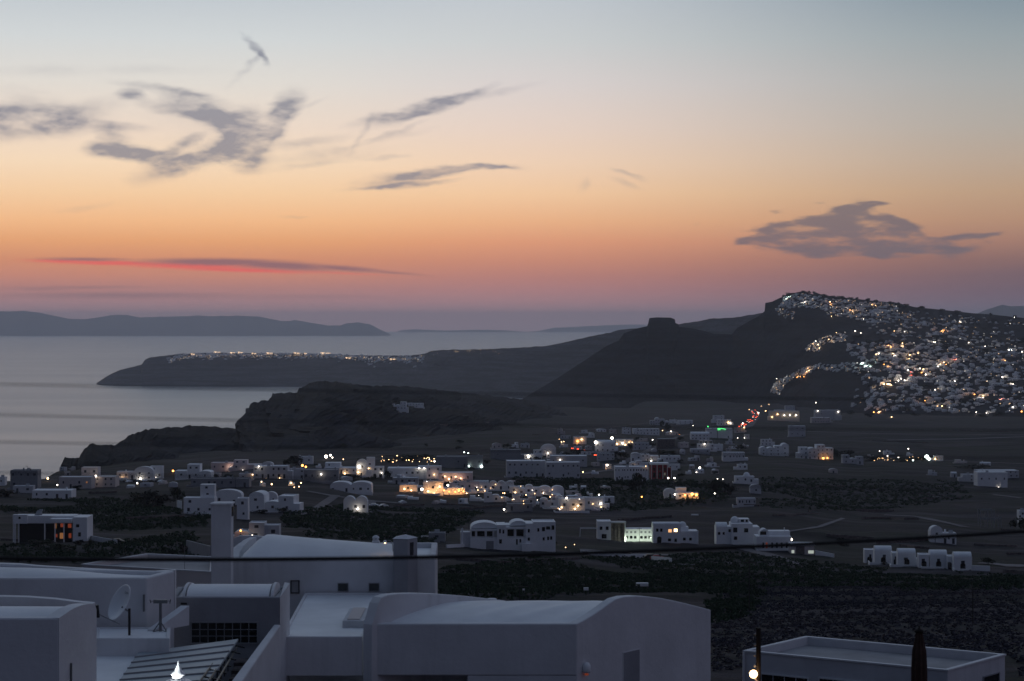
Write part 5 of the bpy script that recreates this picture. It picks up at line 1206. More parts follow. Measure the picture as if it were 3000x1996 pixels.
# red building with white pilasters
def red():
    D = hit(1936, 1404).y; s = D/F; p = P(1936, 1404, D)
    r = thing('red_building', 'dark red building with white pilasters and pale cornice', 'building', (p.x, D, p.z)); X = lambda x: (x-1936)*s; Z = lambda y: (1404-y)*s
    MB().box(X(1906),X(1957),0,9,-3,Z(1362)).build('wall', 'red_paint', r); MB().box(X(1957),X(1968),2,8,-3,Z(1372)).build('wing', 'red_paint', r)
    MB().box(X(1904),X(1959),-.6,9.2,Z(1362),Z(1357)).build('cornice', 'village_wash', r)
    for x in (1909,1925,1942,1955,1967): MB().box(X(x)-.16,X(x)+.16,-.35,.05 if x < 1960 else 2,-2,Z(1362) if x < 1960 else Z(1372)).build('pilaster', 'village_wash', r)
    for x in (1917,1933,1948): MB().box(X(x)-.7,X(x)+.7,-.04,.1,Z(1400),Z(1385)).build('door', 'glass_dark', r); MB().box(X(x)-.5,X(x)+.5,-.03,.1,Z(1380),Z(1371)).build('window', 'glass_dark', r)
red()
# scaffold frame on the right field
def frame():
    D = hit(2903, 1546).y; s = D/F; p = P(2903, 1546, D); r = thing('concrete_frame', 'bare skeleton frame of an unfinished house on the right field', 'frame', (p.x, D, p.z)); W = 60*s; Hh = 52*s
    for i in range(4):
        for j in range(2): MB().box(-W/2+W*i/3-.13,-W/2+W*i/3+.13,j*5-.13,j*5+.13,-1,Hh*(1 if i < 3 else .6)).build('column', 'plaster_grey', r)
    for k in (1, 2): MB().box(-W/2,W/2 if k < 2 else W/6,0,.25,Hh*k/2-.25,Hh*k/2).box(-W/2,W/2 if k < 2 else W/6,4.8,5,Hh*k/2-.25,Hh*k/2).build('beam', 'plaster_grey', r)
frame()
# small things on the fields
def small(x, y, w, h, lab, cat, name, mat='village_wash', z=0):
    q = hit(x, y); s = q.y/F; t = thing(name, lab, cat, (q.x, q.y, q.z)); MB().box(-w/2, w/2, 0, w*.5, z, z+h).build('panel', mat, t)
    for a in (-w*.4, w*.4): MB().box(a-.05, a+.05, 0, .1, -.3, z+.01).build('leg', 'metal', t)
small(1882, 1720, 2.6, .65, 'small white trough lying in the vineyard above the vaulted house', 'trough', 'water_trough', z=.15)
small(1717, 1746, .9, .5, 'small white sign board on legs in the vineyard', 'sign', 'sign_board', z=1.0)
small(1365, 1478, 2.4, .4, 'tiny white trough on the field below the glowing resort', 'trough', 'water_trough', z=.2)
small(2036, 1512, 3.2, .5, 'long white trough on the field behind the arched villa', 'trough', 'water_trough', z=.2)
small(1534, 1746, .4, .3, 'tiny pale marker at the vineyard edge behind the vaulted roof', 'marker', 'field_marker', z=1.0)
slab_wall([(518,1490),(530,1492)], 3.2, 'little white shrine wall left of the tall barrel-roofed house', 'village_wash', 'shrine_wall')

# ---- utility poles
def pole(x, yt, yb, lab, arm=True):
    q = hit(x, yb); s = q.y/F; h = (yb-yt)*s; t = thing('utility_pole', lab, 'pole', (q.x, q.y, q.z))
    r_ = max(.09, .35*s); MB().tube([(0,0,-.5),(0,0,h)], r_, 6, r_*.7).build('mast', 'dark_metal', t)
    if arm: MB().box(-.9,.9,-.06,.06,h-.5,h-.38).build('crossbar', 'dark_metal', t)
for a in ((1400,1655,1752,'thin pole in the vineyard behind the right end of the terrace'),(1374,1528,1600,'dark pole in front of the left end of the balcony complex'),(1553,1548,1608,'dark pole in front of the middle of the balcony complex'),(1522,1712,1760,'thin pole low in the vineyard just above the vaulted roof'),(1873,1546,1590,'thin pole before the floodlit wing'),(2195,1640,1795,'tall thin pole on the dark slope right of the vaulted house'),(2850,1715,1830,'thin pole on the bank at far right'),(35,1404,1440,'dark pole near the left edge by the tall cube house'),(420,1462,1492,'lamp-like pole beside the dark grove at left'),(541,1625,1668,'pole by the bank behind the rimmed roof'),(586,1334,1402,'thin pole rising from the white apartment block'),(690,1398,1428,'short pole among parked cars in the left village')): pole(*a)

# ---- trees
def crown_mesh(seed, w, h, n, sz, spiky=False):
    q = random.Random(seed); v = []; f = []
    lobes = [(q.uniform(-.5,.5)*w, q.uniform(-.5,.5)*w*.8, q.uniform(.25,.8)*h, q.uniform(.22,.42)*w) for _ in range(7)]
    for i in range(n):
        lx, ly, lz, lr = q.choice(lobes); a = q.uniform(0, 6.283); b = math.acos(q.uniform(-1, 1)); rr = lr*q.uniform(.55, 1.08)
        c = Vector((lx+rr*math.sin(b)*math.cos(a), ly+rr*math.sin(b)*math.sin(a), max(.1, lz+rr*math.cos(b)*h/w*.8)))
        d1 = Vector((q.uniform(-1,1),q.uniform(-1,1),q.uniform(-1,1))).normalized()*sz*q.uniform(.6,1.3); d2 = d1.cross(Vector((q.uniform(-1,1),q.uniform(-1,1),q.uniform(-1,1)))).normalized()*sz*q.uniform(.5,1)
        o = len(v); v += [tuple(c-d1), tuple(c+d2), tuple(c+d1), tuple(c-d2)]; f.append((o,o+1,o+2,o+3))
    me = bpy.data.meshes.new('crown'); me.from_pydata(v, [], f); me.materials.append(MATS['foliage_deep' if seed % 2 else 'foliage']); return me
CR = [crown_mesh(i, 1, 1, 420, .085) for i in range(5)]
tr = MB().tube([(0,0,-.3),(.02,0,.2),(-.01,.02,.45)], .05, 6, .03); tr.tube([(0,0,.2),(.18,.05,.5)], .03, 5, .015); tr.tube([(0,0,.22),(-.2,-.04,.5)], .028, 5, .015)
TM = bpy.data.meshes.new('trunk'); TM.from_pydata(tr.v, [], tr.f); TM.materials.append(MATS['trunk'])
def tree(x, yb, wpx, hpx, lab, group=None, i=0, name='tree', cat='tree'):
    q = hit(x, yb)
    if not q: return
    s = q.y/F; t = thing(name, lab, cat, (q.x, q.y, q.z-.1), group, i*1.3)
    for nm, me, z in (('trunk', TM, 0), ('crown', CR[i % 5], .08)):
        o = bpy.data.objects.new(nm, me); COL.objects.link(o); o.parent = t
    t.scale = (wpx*s/1.15, wpx*s/1.15, hpx*s/1.05)
TR = [(1401,1604,24,22,'round bush left before the balcony complex'),(1475,1606,34,20,'wide bush in front of the balcony complex centre'),(1570,1610,30,26,'dark shrub right of the stair of the balcony complex'),(1600,1608,32,24,'dark shrub under the right wing of the balcony complex'),(1622,1604,20,20,'last dark shrub at right end of the balcony complex'),
 (1135,1402,22,24,'round dark tree left of the long resort wing'),(1030,1404,44,16,'broad dark canopy below the floodlit bell-shaped tower'),(1090,1408,40,14,'dark shrubs before the two-storey arched house'),(630,1400,24,12,'dark bush below the pinkish glowing house'),(672,1400,24,12,'second dark bush below the pinkish glowing house'),
 (872,1398,28,22,'dark tree left of the long grey building'),(866,1362,36,30,'dark trees around the orange-lit porch'),(845,1366,24,26,'dark tree left of the orange-lit porch'),
 (1500,1468,40,22,'dark tree mass in the resort garden left'),(1548,1474,36,26,'dark tree mass in the resort garden centre'),(1610,1482,60,10,'flat dark hedge by the resort pool'),
 (1848,1316,28,18,'dark tree by the yellow-white lit shop'),(1792,1322,22,18,'dark tree between white block and lit shop'),(1908,1310,30,16,'dark tree left of the dark brown cube building'),(1955,1332,44,14,'broad dark tree before the dark brown cube building'),(1828,1345,34,22,'dark tree in the mid village left'),(1795,1340,28,20,'dark tree in the mid village, near grey-white house'),(1940,1250,14,20,'dark cypress-like tree in the upper village'),(1958,1262,16,24,'dark tree next to the upper low pale building'),
 (1590,1345,20,12,'dark domed tree above the big grey hotel'),(1872,1432,40,48,'tall dark tree clump below the red building'),(1850,1440,36,36,'dark tree clump left below the red building'),(2100,1440,50,40,'dark tree clump on the middle plain'),(2140,1450,40,36,'dark tree clump next to the isolated domed house'),
 (2245,1600,16,10,'small bush at the domed villa'),(2895,1654,36,22,'round dark bush right of the townhouse row'),(2658,1656,22,12,'dark bush between the first two townhouses'),(2590,1654,18,10,'dark bush before the leftmost townhouse'),
 (470,1486,90,50,'large dark grove left of the tall barrel-roofed house'),(420,1480,60,40,'dark grove part above the field at left'),(520,1470,40,44,'dark tall tree touching the tall barrel-roofed house'),(220,1436,30,16,'dark bush before the long beige house'),(85,1442,34,14,'dark bush beside the pale annex'),(20,1455,60,24,'dark trees at the left edge below the cropped house'),
 (120,1600,60,22,'dark garden shrubs before the modern villa left'),(175,1612,60,20,'dark garden shrubs before the modern villa centre'),(225,1598,30,18,'dark shrub at the villa corner'),(265,1598,18,20,'thin dark shrub right of the modern villa'),(540,1622,26,30,'lone palm-like tree by the bank wall'),(340,1606,30,12,'low dark shrub on the path right of the modern villa'),
 (2170,1320,30,18,'dark bush by the small bright wall house'),(2470,1340,50,22,'dark trees on the far right plain left'),(2440,1338,30,26,'dark tree next to the orange-lit corner shop'),(2560,1348,60,12,'dark hedge by the lights on the right plain'),(2640,1352,70,12,'dark hedge left of the green-white floodlight'),(2700,1352,40,14,'dark shrubs under the green-white floodlight'),
 (2850,1375,80,14,'dark tree belt behind the lone right white house'),(2990,1560,50,50,'dark tree at the right picture edge'),(2470,1600,40,26,'dark tree left above the townhouse row'),(800,1372,26,10,'dark bush before the arched house at the end of the pinkish row'),(1240,1344,80,14,'dark trees with fairy lights left of the warehouse'),(1180,1350,80,14,'dark trees with fairy lights in the olive garden'),
 (2040,1470,30,8,'dark bush at foot of the orange porch house'),(1700,1330,60,14,'dark trees over the red car lights'),(1660,1336,30,12,'dark tree left of the red car lights'),(830,1500,30,14,'dark bush at foot of the stepped villa'),(760,1505,40,12,'dark hedge at foot of the stepped villa')]
for i, a in enumerate(TR): tree(*a, i=i)
rr = random.Random(77)
for i in range(46):
    x = rr.uniform(2480, 3010); y = rr.uniform(985, 1225)
    tree(x, y, rr.uniform(14, 34), rr.uniform(7, 14), 'dark tree clump among the houses of the town hillside', 'dark trees on the town hillside', i, 'hillside_tree')
for i in range(40):
    x = rr.uniform(900, 2150); y = rr.uniform(1285, 1425)
    tree(x, y, rr.uniform(12, 26), rr.uniform(8, 14), 'small dark tree between the village houses of the plain', 'small dark trees in the village', i, 'village_tree')

for i in range(34):
    x = rr.choice([rr.uniform(2285,2420), rr.uniform(2420,2700), rr.uniform(2700,2990)]); y = interp([(2262,885),(2285,874),(2345,856),(2430,868),(2560,883),(2680,901),(2850,919),(3000,934)], x)+3
    tree(x, y, rr.uniform(9, 20), rr.uniform(5, 12), 'tiny dark tree standing on the skyline of the town hill', 'dark trees on the skyline of the town hill', i, 'skyline_tree')
# ---- cars
def car_mesh():
    mb = MB(); prof = [(-2.1,.35),(-2.1,.8),(-1.5,.9),(-1.0,1.4),(.6,1.42),(1.2,.95),(2.0,.85),(2.1,.4)]
    mb2 = [(x, -.85, z) for x, z in prof]+[(x, .85, z) for x, z in prof]; n = 8; f = [tuple(range(n)), tuple(range(2*n-1, n-1, -1))]+[(i,(i+1)%n+0,(i+1)%n+n,i+n)[::-1] for i in range(n)]
    return mb2, f
def car(x, y, lab, mat, rz, lights=None, group='cars parked and driving in the village'):
    q = hit(x, y); t = thing('car', lab, 'car', (q.x, q.y, q.z), group, R(rz)); v, f = car_mesh(); mesh_obj('body', v, f, mat, t)
    for a in (-1.3, 1.3):
        for b in (-.8, .8): MB().tube([(a,b-.1,.32),(a,b+.1,.32)], .32, 10).build('wheel', 'black_rubber', t)
    if lights:
        for b in (-.6, .6): MB().ball((2.12 if lights == 'lamp_white' else -2.12, b, .8), .42, 8, 5).build('headlight' if lights == 'lamp_white' else 'tail_light', lights, t)
for i, x in enumerate((362,378,393,408,424,440,456,472)): car(x, 1412+i%2*2, 'parked car in the row below the domed houses at left', ('metal','dish_white','dark_metal')[i%3], 60)
car(1905, 1637, 'dark car parked at the pale wall below the villas', 'dark_metal', 5, None, None); car(1925, 1640, 'red car parked at the pale wall below the villas', 'red_paint', 5, None, None); car(1830,1628,'dark car by the lane wall under the floodlit villas','dark_metal',0,None,None)
car(1095,1484,'white van parked right of the two-humped house','dish_white',0,None,None); car(1124,1486,'pale car parked farthest right by the two-humped house','dish_white',20,None,None); car(1070,1500,'dark blue car parked at the foot of the two-humped house','dark_metal',10,None,None); car(343,1592,'dark car with pale roof on the path right of the modern villa','dark_metal',0,None,None)
for i in range(30):
    t_ = (i//2)/14; car(2207+14*math.sin(t_*5)+(6 if i % 2 else -6)-t_*22, 1204+t_*52+rnd.uniform(-1.5,1.5), 'car queueing with lit tail lights on the road to the town', 'dark_metal', 75, 'lamp_red' if i % 3 else 'lamp_white', 'cars queueing on the town road')
for i, (x, y) in enumerate(((1678,1316),(1694,1318),(1712,1322),(1728,1330),(1745,1336))): car(x, y, 'car with red tail lights waiting on the upper village street', 'dark_metal', 80, 'lamp_red', 'cars with red lights in the village street')

# ---- lamps
O_ = (1,.45,.15)
def lamp(x, y, r, mat, lab, power=0, col=(1,.62,.32), D=None, base=None, group=None, name='street_lamp', cat='lamp', off=0):
    if D is None:
        inside = [r_[4] for r_ in RECTS if r_[0]-3 <= x <= r_[1]+3 and r_[2]-2 <= y <= r_[3]+3]
        q = hit(x, base or (y+6)); D = (min(inside) if inside else q.y)-.9-off
    p = P(x, y, D); gz = ground_z(p.x, p.y)
    t = thing(name, lab, cat, (p.x, p.y, min(gz, p.z-.5)), group)
    hz = p.z-t.location.z
    if hz < 12: MB().tube([(0,0,0),(0,0,hz)], .05, 5).build('pole', 'metal', t)
    MB().ball((0,0,hz), r*.85, 8, 6).build('bulb', mat, t)
    if col != O_: power *= .65
    if 1360 < x < 1800 and 1400 < y < 1500: power *= .5; r *= .8
    if power: lamp_light((p.x, p.y-.6, p.z), col, power, .2, t)
    return t
W_, Cw, O_ = (1,.60,.30), (1,.88,.72), (1,.45,.15)
LP = [ # x, y, radius, material, label, power, colour
 (280,1395,.55,'lamp_white','lamp glowing on the beige house at left',60,W_),(357,1402,.5,'lamp_warm','tall bright lamp right of the beige house',60,W_),(362,1405,.35,'lamp_red','reddish lamp next to the tall bright lamp',0,W_),(411,1403,.55,'lamp_white','bright lamp before the arched front house',80,Cw),(402,1416,.4,'lamp_white','lamp over the parked cars at left',50,Cw),(457,1400,.3,'lamp_white','small lamp right of the arched front house',0,W_),
 (507,1380,.65,'lamp_orange','orange lamp pair left of the white apartment block',90,O_),(168,1421,.35,'lamp_white','small lamp below the long beige house',30,W_),(129,1389,.25,'lamp_warm','tiny lamp at the sea edge',0,W_),(140,1402,.6,'lamp_warm','warm glow lamp on the low roof at the sea edge',120,W_),
 (675,1370,.5,'lamp_white','bright lamp on the pinkish glowing wall',160,(1,.55,.38)),(758,1367,.35,'lamp_white','small lamp on the long pinkish house',60,Cw),(711,1378,.3,'lamp_white','small lamp at the low grey house door',40,Cw),(740,1391,.3,'lamp_warm','small warm lamp in the middle of the left village',30,W_),
 (766,1412,.3,'lamp_warm','lamp at the left of the lower garden lights',0,W_),(780,1403,.25,'lamp_warm','upper lamp of the lower garden lights',0,W_),(796,1419,.4,'lamp_warm','brighter lamp of the lower garden lights',40,W_),(819,1401,.25,'lamp_warm','right lamp of the lower garden lights',0,W_),
 (853,1415,.4,'lamp_warm','lamp cluster left member under the grey house',50,W_),(882,1415,.35,'lamp_warm','lamp cluster right member under the grey house',40,W_),(862,1428,.25,'lamp_warm','low lamp of the cluster under the grey house',0,W_),(876,1426,.3,'lamp_warm','second low lamp of the cluster under the grey house',0,W_),
 (886,1364,.75,'lamp_orange','strong orange porch lamp below the small white house',220,O_),(896,1368,.6,'lamp_orange','second orange porch lamp below the small white house',120,O_),(941,1390,.4,'lamp_white','lamp on the front of the long grey building',40,Cw),(1006,1346,.4,'lamp_warm','street lamp right of the white statue light',20,W_),
 (955,1338,1.3,'lamp_white','square white lit board above the left village',0,Cw),(968,1334,.8,'lamp_white','curved white light right of the square lit board',60,Cw),(974,1341,.5,'lamp_white','low end of the curved white light',0,Cw),
 (1052,1368,.8,'lamp_white','very bright lamp on the bell-shaped tower',260,Cw),(1050,1384,.5,'lamp_warm','lower lamp on the bell-shaped tower',100,W_),(1080,1373,.35,'lamp_warm','lamp at the two-storey arched house',30,W_),(1118,1386,.3,'lamp_white','lamp at right corner of the two-storey arched house',20,Cw),(1010,1388,.5,'lamp_warm','warm lamp on terrace before the lit tower',120,W_),
 (1228,1372,.4,'lamp_white','left lamp on raised resort block',60,Cw),(1243,1372,.4,'lamp_white','right lamp on raised resort block',60,Cw),(1272,1391,.35,'lamp_warm','lamp on pink-glowing resort block left',70,(1,.6,.5)),(1303,1396,.35,'lamp_warm','lamp on pink-glowing resort block centre',80,(1,.6,.5)),(1335,1397,.35,'lamp_warm','lamp on pink-glowing resort block right',90,(1,.6,.5)),(1350,1402,.35,'lamp_warm','lamp at right end of pink-glowing resort block',90,(1,.6,.5)),(1315,1404,.5,'lamp_warm','lamp on sloping resort stair',90,W_),
 (1185,1433,.45,'lamp_warm','lamp at left resort front wall',220,O_),(1205,1437,.4,'lamp_warm','second lamp at left resort front wall',160,O_),(1236,1434,.75,'lamp_white','white lit doorway lamp beside glowing cube',120,Cw),(1254,1440,.45,'lamp_warm','left foot lamp of the glowing cube',260,O_),(1272,1446,.4,'lamp_warm','middle foot lamp of the glowing cube',230,O_),(1288,1426,.4,'lamp_warm','right wall lamp of the glowing cube',180,O_),
 (1301,1437,.4,'lamp_orange','first orange railing lamp of resort terrace',140,O_),(1316,1441,.35,'lamp_orange','second orange railing lamp of resort terrace',110,O_),(1334,1442,.35,'lamp_orange','third orange railing lamp of resort terrace',110,O_),(1345,1437,.45,'lamp_orange','fourth orange railing lamp of resort terrace',150,O_),(1358,1440,.4,'lamp_orange','last orange railing lamp of resort terrace',110,O_),(1312,1422,.55,'lamp_white','big round white lamp above resort terrace',120,Cw),
 (1367,1446,.25,'lamp_warm','path lamp right of the resort terrace, low',20,W_),(1391,1449,.3,'lamp_warm','path lamp before lilac resort block',30,W_),(1400,1436,.25,'lamp_warm','path lamp at the first vaulted resort house',20,W_),(1420,1438,.25,'lamp_warm','path lamp in dotted row, first',15,W_),(1439,1441,.25,'lamp_warm','path lamp in dotted row, second',15,W_),(1478,1445,.28,'lamp_warm','path lamp in dotted row, third',20,W_),(1510,1443,.28,'lamp_warm','path lamp in dotted row, fourth',20,W_),(1541,1450,.28,'lamp_warm','path lamp in dotted row, fifth',20,W_),(1575,1454,.28,'lamp_warm','path lamp in dotted row, sixth',20,W_),(1612,1456,.28,'lamp_warm','path lamp in dotted row, seventh',20,W_),(1660,1459,.4,'lamp_white','lamp above angular white resort building',50,Cw),(1694,1482,.4,'lamp_warm','upper foot lamp at angular resort building',60,W_),(1685,1491,.4,'lamp_warm','lower foot lamp at angular resort building',60,W_),(1759,1476,.45,'lamp_white','lamp at the tapering resort building',40,Cw),(1477,1493,.4,'lamp_white','lamp beside low grey outbuilding',30,Cw),(1646,1487,.28,'lamp_warm','small lamp left of angular resort building',20,W_),(1755,1450,.4,'lamp_white','single lamp behind the resort end',10,Cw),
 (1360,1325,.45,'lamp_cool','left of two green-white lamps above the warehouse',30,(.7,1,.8)),(1372,1328,.45,'lamp_cool','right of two green-white lamps above the warehouse',30,(.7,1,.8)),(1374,1366,.55,'lamp_cool','doorway lamp of the warehouse end bay',60,(.9,1,.6)),(1411,1367,.9,'lamp_cool','bright greenish doorway at the warehouse corner',80,(.9,1,.6)),(1273,1352,.55,'lamp_white','lamp left of the grey warehouse',40,Cw),(1258,1346,.3,'lamp_white','small lamp in trees left of the warehouse',0,Cw),
 (1548,1337,.9,'lamp_white','bright square window lamp above the big hotel',40,Cw),(1605,1328,.45,'lamp_white','lamp at the tower-like house',60,(1,.6,.4)),(1641,1348,.4,'lamp_white','lamp on long pale roof building',30,W_),
 (1692,1293,1.0,'lamp_orange','orange shop light left',260,O_),(1704,1288,.7,'lamp_warm','orange shop light right',140,O_),(1645,1295,.5,'lamp_warm','first lamp of the far left street',30,W_),(1638,1287,.3,'lamp_warm','higher small lamp of the far left street',0,W_),(1652,1294,.4,'lamp_warm','second lamp of the far left street',20,W_),
 (1745,1296,1.3,'lamp_white','lower bright white sign box',60,Cw),(1793,1284,1.5,'lamp_white','upper bright white sign box on a mast',60,Cw),(1808,1301,.7,'lamp_warm','left light of the yellow-white shop',200,(1,.8,.45)),(1824,1299,.7,'lamp_white','middle light of the yellow-white shop',200,(1,.8,.45)),(1832,1304,.6,'lamp_warm','low light of the yellow-white shop',100,(1,.8,.45)),(1843,1296,.4,'lamp_warm','right small light of the yellow-white shop',30,W_),(1852,1296,.4,'lamp_warm','last small light of the yellow-white shop',30,W_),
 (1779,1363,.7,'lamp_white','street lamp left of the narrow-window house, lighting lane',400,W_),(1708,1383,.4,'lamp_warm','reddish lamp at lane start by the big hotel',30,(1,.5,.35)),(1908,1351,.5,'lamp_white','lamp above the red building',80,W_),(1958,1401,.5,'lamp_white','lamp at foot of the red building',80,Cw),(1976,1401,.5,'lamp_white','lamp right of the red building',80,Cw),(1860,1365,.25,'lamp_warm','roof lamp of the narrow-window house',0,W_),(1892,1366,.25,'lamp_warm','right roof lamp of the narrow-window house',0,W_),
 (2050,1371,.8,'lamp_white','starry white street lamp on the plain',160,Cw),(2040,1384,.3,'lamp_white','small lamp below the starry street lamp',0,Cw),(2007,1451,.5,'lamp_orange','left orange light on the porch house',150,O_),(2028,1448,.7,'lamp_orange','bright orange light on the porch house',240,O_),(2040,1450,.6,'lamp_orange','right orange light on the porch house',160,O_),(1977,1449,.4,'lamp_white','white slit lamp left of the porch house',20,Cw),(2094,1446,.35,'lamp_white','small lamp right of the porch house',0,Cw),(1880,1456,.4,'lamp_orange','small orange lamp on the mid plain',40,O_),(2102,1403,.25,'lamp_white','tiny lamp left of the isolated domed house',0,Cw),(2118,1404,.25,'lamp_white','tiny second lamp left of the isolated domed house',0,Cw),
 (2074,1250,1.0,'lamp_green','green lit mast lamp left of the neon store',60,(.2,1,.4)),(2030,1247,.4,'lamp_white','small lamp left of the green mast lamp',0,Cw),(1941,1262,.5,'lamp_warm','lamp over the low pale building with trees',30,W_),(1912,1289,.5,'lamp_white','lamp above dark brown cube building',30,Cw),(1966,1264,.6,'lamp_white','white lamp in the upper village trees',30,Cw),(1990,1275,.7,'lamp_orange','orange light in the upper village',120,(1,.5,.35)),(2161,1283,.4,'lamp_white','lamp right of the neon store',20,Cw),(2181,1283,.4,'lamp_white','second lamp right of the neon store',20,Cw),(2064,1301,.5,'lamp_white','lamp at the open arches house',40,Cw),
 (2134,1238,.8,'lamp_warm','warm lamp by the houses at the traffic road',50,W_),(2140,1240,.7,'lamp_white','white lamp by the houses at the traffic road',40,Cw),(2176,1241,.9,'lamp_white','white lamp left of the traffic queue',40,Cw),(2180,1253,.8,'lamp_warm','warm lamp at lower end of the traffic queue',40,W_),(2222,1210,1.1,'lamp_white','brightest lamp at the traffic queue top',60,Cw),(2195,1200,.6,'lamp_warm','small lamp above the traffic queue left',0,W_),(2230,1190,.6,'lamp_warm','small lamp above the traffic queue',0,W_),(2253,1185,.6,'lamp_warm','highest small lamp above the traffic queue',0,W_),(2243,1204,1.0,'lamp_warm','yellow lamp left of the pale church body',300,(1,.85,.5)),
 (2278,1214,.9,'lamp_warm','first eave lamp of the floodlit hall',700,(1,.85,.42)),(2298,1217,.8,'lamp_white','second eave lamp of the floodlit hall',600,(1,.85,.42)),(2314,1217,.8,'lamp_white','third eave lamp of the floodlit hall',600,(1,.85,.42)),(2332,1217,.8,'lamp_white','fourth eave lamp of the floodlit hall',600,(1,.85,.42)),(2262,1222,.8,'lamp_warm','fifth lamp at left end of the floodlit hall',500,(1,.85,.42)),(2396,1204,.7,'lamp_white','left roof lamp of the boxy white building',80,Cw),(2456,1207,.8,'lamp_white','right roof lamp of the boxy white building',80,Cw),(2390,1180,1.0,'lamp_white','white lamp on the dark road under the town',60,Cw),
 (2412,1343,.9,'lamp_orange','orange shop light at the pale broad house',300,(1,.6,.2)),(2424,1342,.7,'lamp_orange','second orange shop light at the pale broad house',180,(1,.6,.2)),(2715,1339,1.9,'lamp_cool','very bright green-white floodlight on the right plain',2600,(.8,1,.6)),(2722,1345,1.2,'lamp_cool','lower lobe of the very bright floodlight',600,(.8,1,.6)),(2740,1345,.6,'lamp_warm','warm light right of the very bright floodlight',60,W_),(2600,1336,.5,'lamp_white','left lamp of the hedge lights',40,Cw),(2632,1341,.5,'lamp_white','middle lamp of the hedge lights',40,Cw),(2577,1322,.4,'lamp_white','high lamp of the hedge lights',0,Cw),(2661,1315,.5,'lamp_white','high lamp under the thin white line',30,Cw),(2675,1349,.5,'lamp_cool','lamp left of the very bright floodlight',80,(.8,1,.6)),(2926,1429,.45,'lamp_white','lamp below the lone right white house',20,Cw),
 (2306,1582,.42,'lamp_white','upper lamp at the columned house',120,(.9,1,.95)),(2317,1581,.62,'lamp_white','brightest starry lamp at the columned house',420,(.95,1,.9)),(2188,1581,.36,'lamp_warm','warm lamp before the domed villa',60,W_),(2181,1553,.2,'lamp_white','slim lamp on wall of the domed villa',20,Cw),(2276,1571,.25,'lamp_warm','pink window lamp at the columned house',20,(1,.5,.45)),
 (1048,1491,.42,'lamp_white','bright porch lamp of the two-humped house',60,Cw),(739,1569,.22,'lamp_white','small lamp on stepped house behind the barrel roof',20,Cw),(705,1555,.3,'lamp_orange','dim reddish lamp behind the chimney tower',14,(1,.4,.25)),(426,1452,.2,'lamp_warm','tiny lamp in the dark grove at left',5,W_),(1657,1604,.14,'lamp_warm','tiny lamp on the lane right of the balcony complex',6,W_),(1683,1596,.12,'lamp_warm','second tiny lamp on the lane right of the balcony complex',4,W_),
 (2993,1206,1.4,'lamp_orange','orange fire-like light low at the right edge of the town',200,O_),(2968,1193,1.0,'lamp_white','white lamp above the orange fire-like light',80,Cw),(2972,930,.8,'lamp_white','lamp on the ridge at the right picture edge',0,Cw)]
q0_ = random.Random(12)
for a in LP:
    x, y, r, m, lab, pw, col = a
    lamp(x, y, r, m, lab, pw, col, base=y+(8 if y > 1300 else 5))
k = 0
while k < 34:
    x, y = q0_.uniform(1240, 1790), q0_.uniform(1405, 1495)
    if not (inp(x, y, RES) or inp(x, y, RE2)): continue
    k += 1; lamp(x, y, q0_.uniform(.11, .22), q0_.choice(('lamp_warm','lamp_warm','lamp_white')), 'tiny path lamp among the stepped white volumes of the resort', 9, (1,.55,.42), base=y+3, group='tiny path lamps of the resort')
# garden fairy lights in the olive grove: nobody would count them
mb = MB(); q_ = random.Random(3)
for i in range(34):
    x, y = q_.uniform(1115, 1275), q_.uniform(1334, 1354); p = hit(x, y+6)
    if p: mb.ball((p.x, p.y-1, P(x, y, p.y).z), q_.uniform(.12, .26), 6, 4)
for i in range(20):
    x, y = q_.uniform(1230, 1290), q_.uniform(1345, 1356); p = hit(x, y+5)
for i in range(26):
    x = q_.uniform(2560, 2700); y = q_.uniform(1338, 1350); p = hit(x, y+5); mb.ball((p.x, p.y-1, P(x, y, p.y).z), q_.uniform(.12, .22), 6, 4)
tag(mb.build('fairy_lights', 'lamp_warm'), 'scattered tiny garden lights among dark trees', 'lights', kind='stuff')
mb = MB()
q = hit(2110, 1284); D_ = q.y-1; a, b = P(2102, 1256, D_), P(2126, 1258, D_)
t = thing('neon_line', 'green neon line on roof edge of the white store', 'neon light', (a.x, D_, ground_z(a.x, D_)))
o = MB().tube([a, (a+b)/2+Vector((0,0,.5)), b], .35, 6).tube([a+Vector((0,0,-1.2)), a+Vector((3,0,-1))], .3, 6).build('tube', 'lamp_green', t); world_children(t)
MB().box(-.2,.2,-.1,.3,0,a.z-t.location.z).build('bracket', 'metal', t)

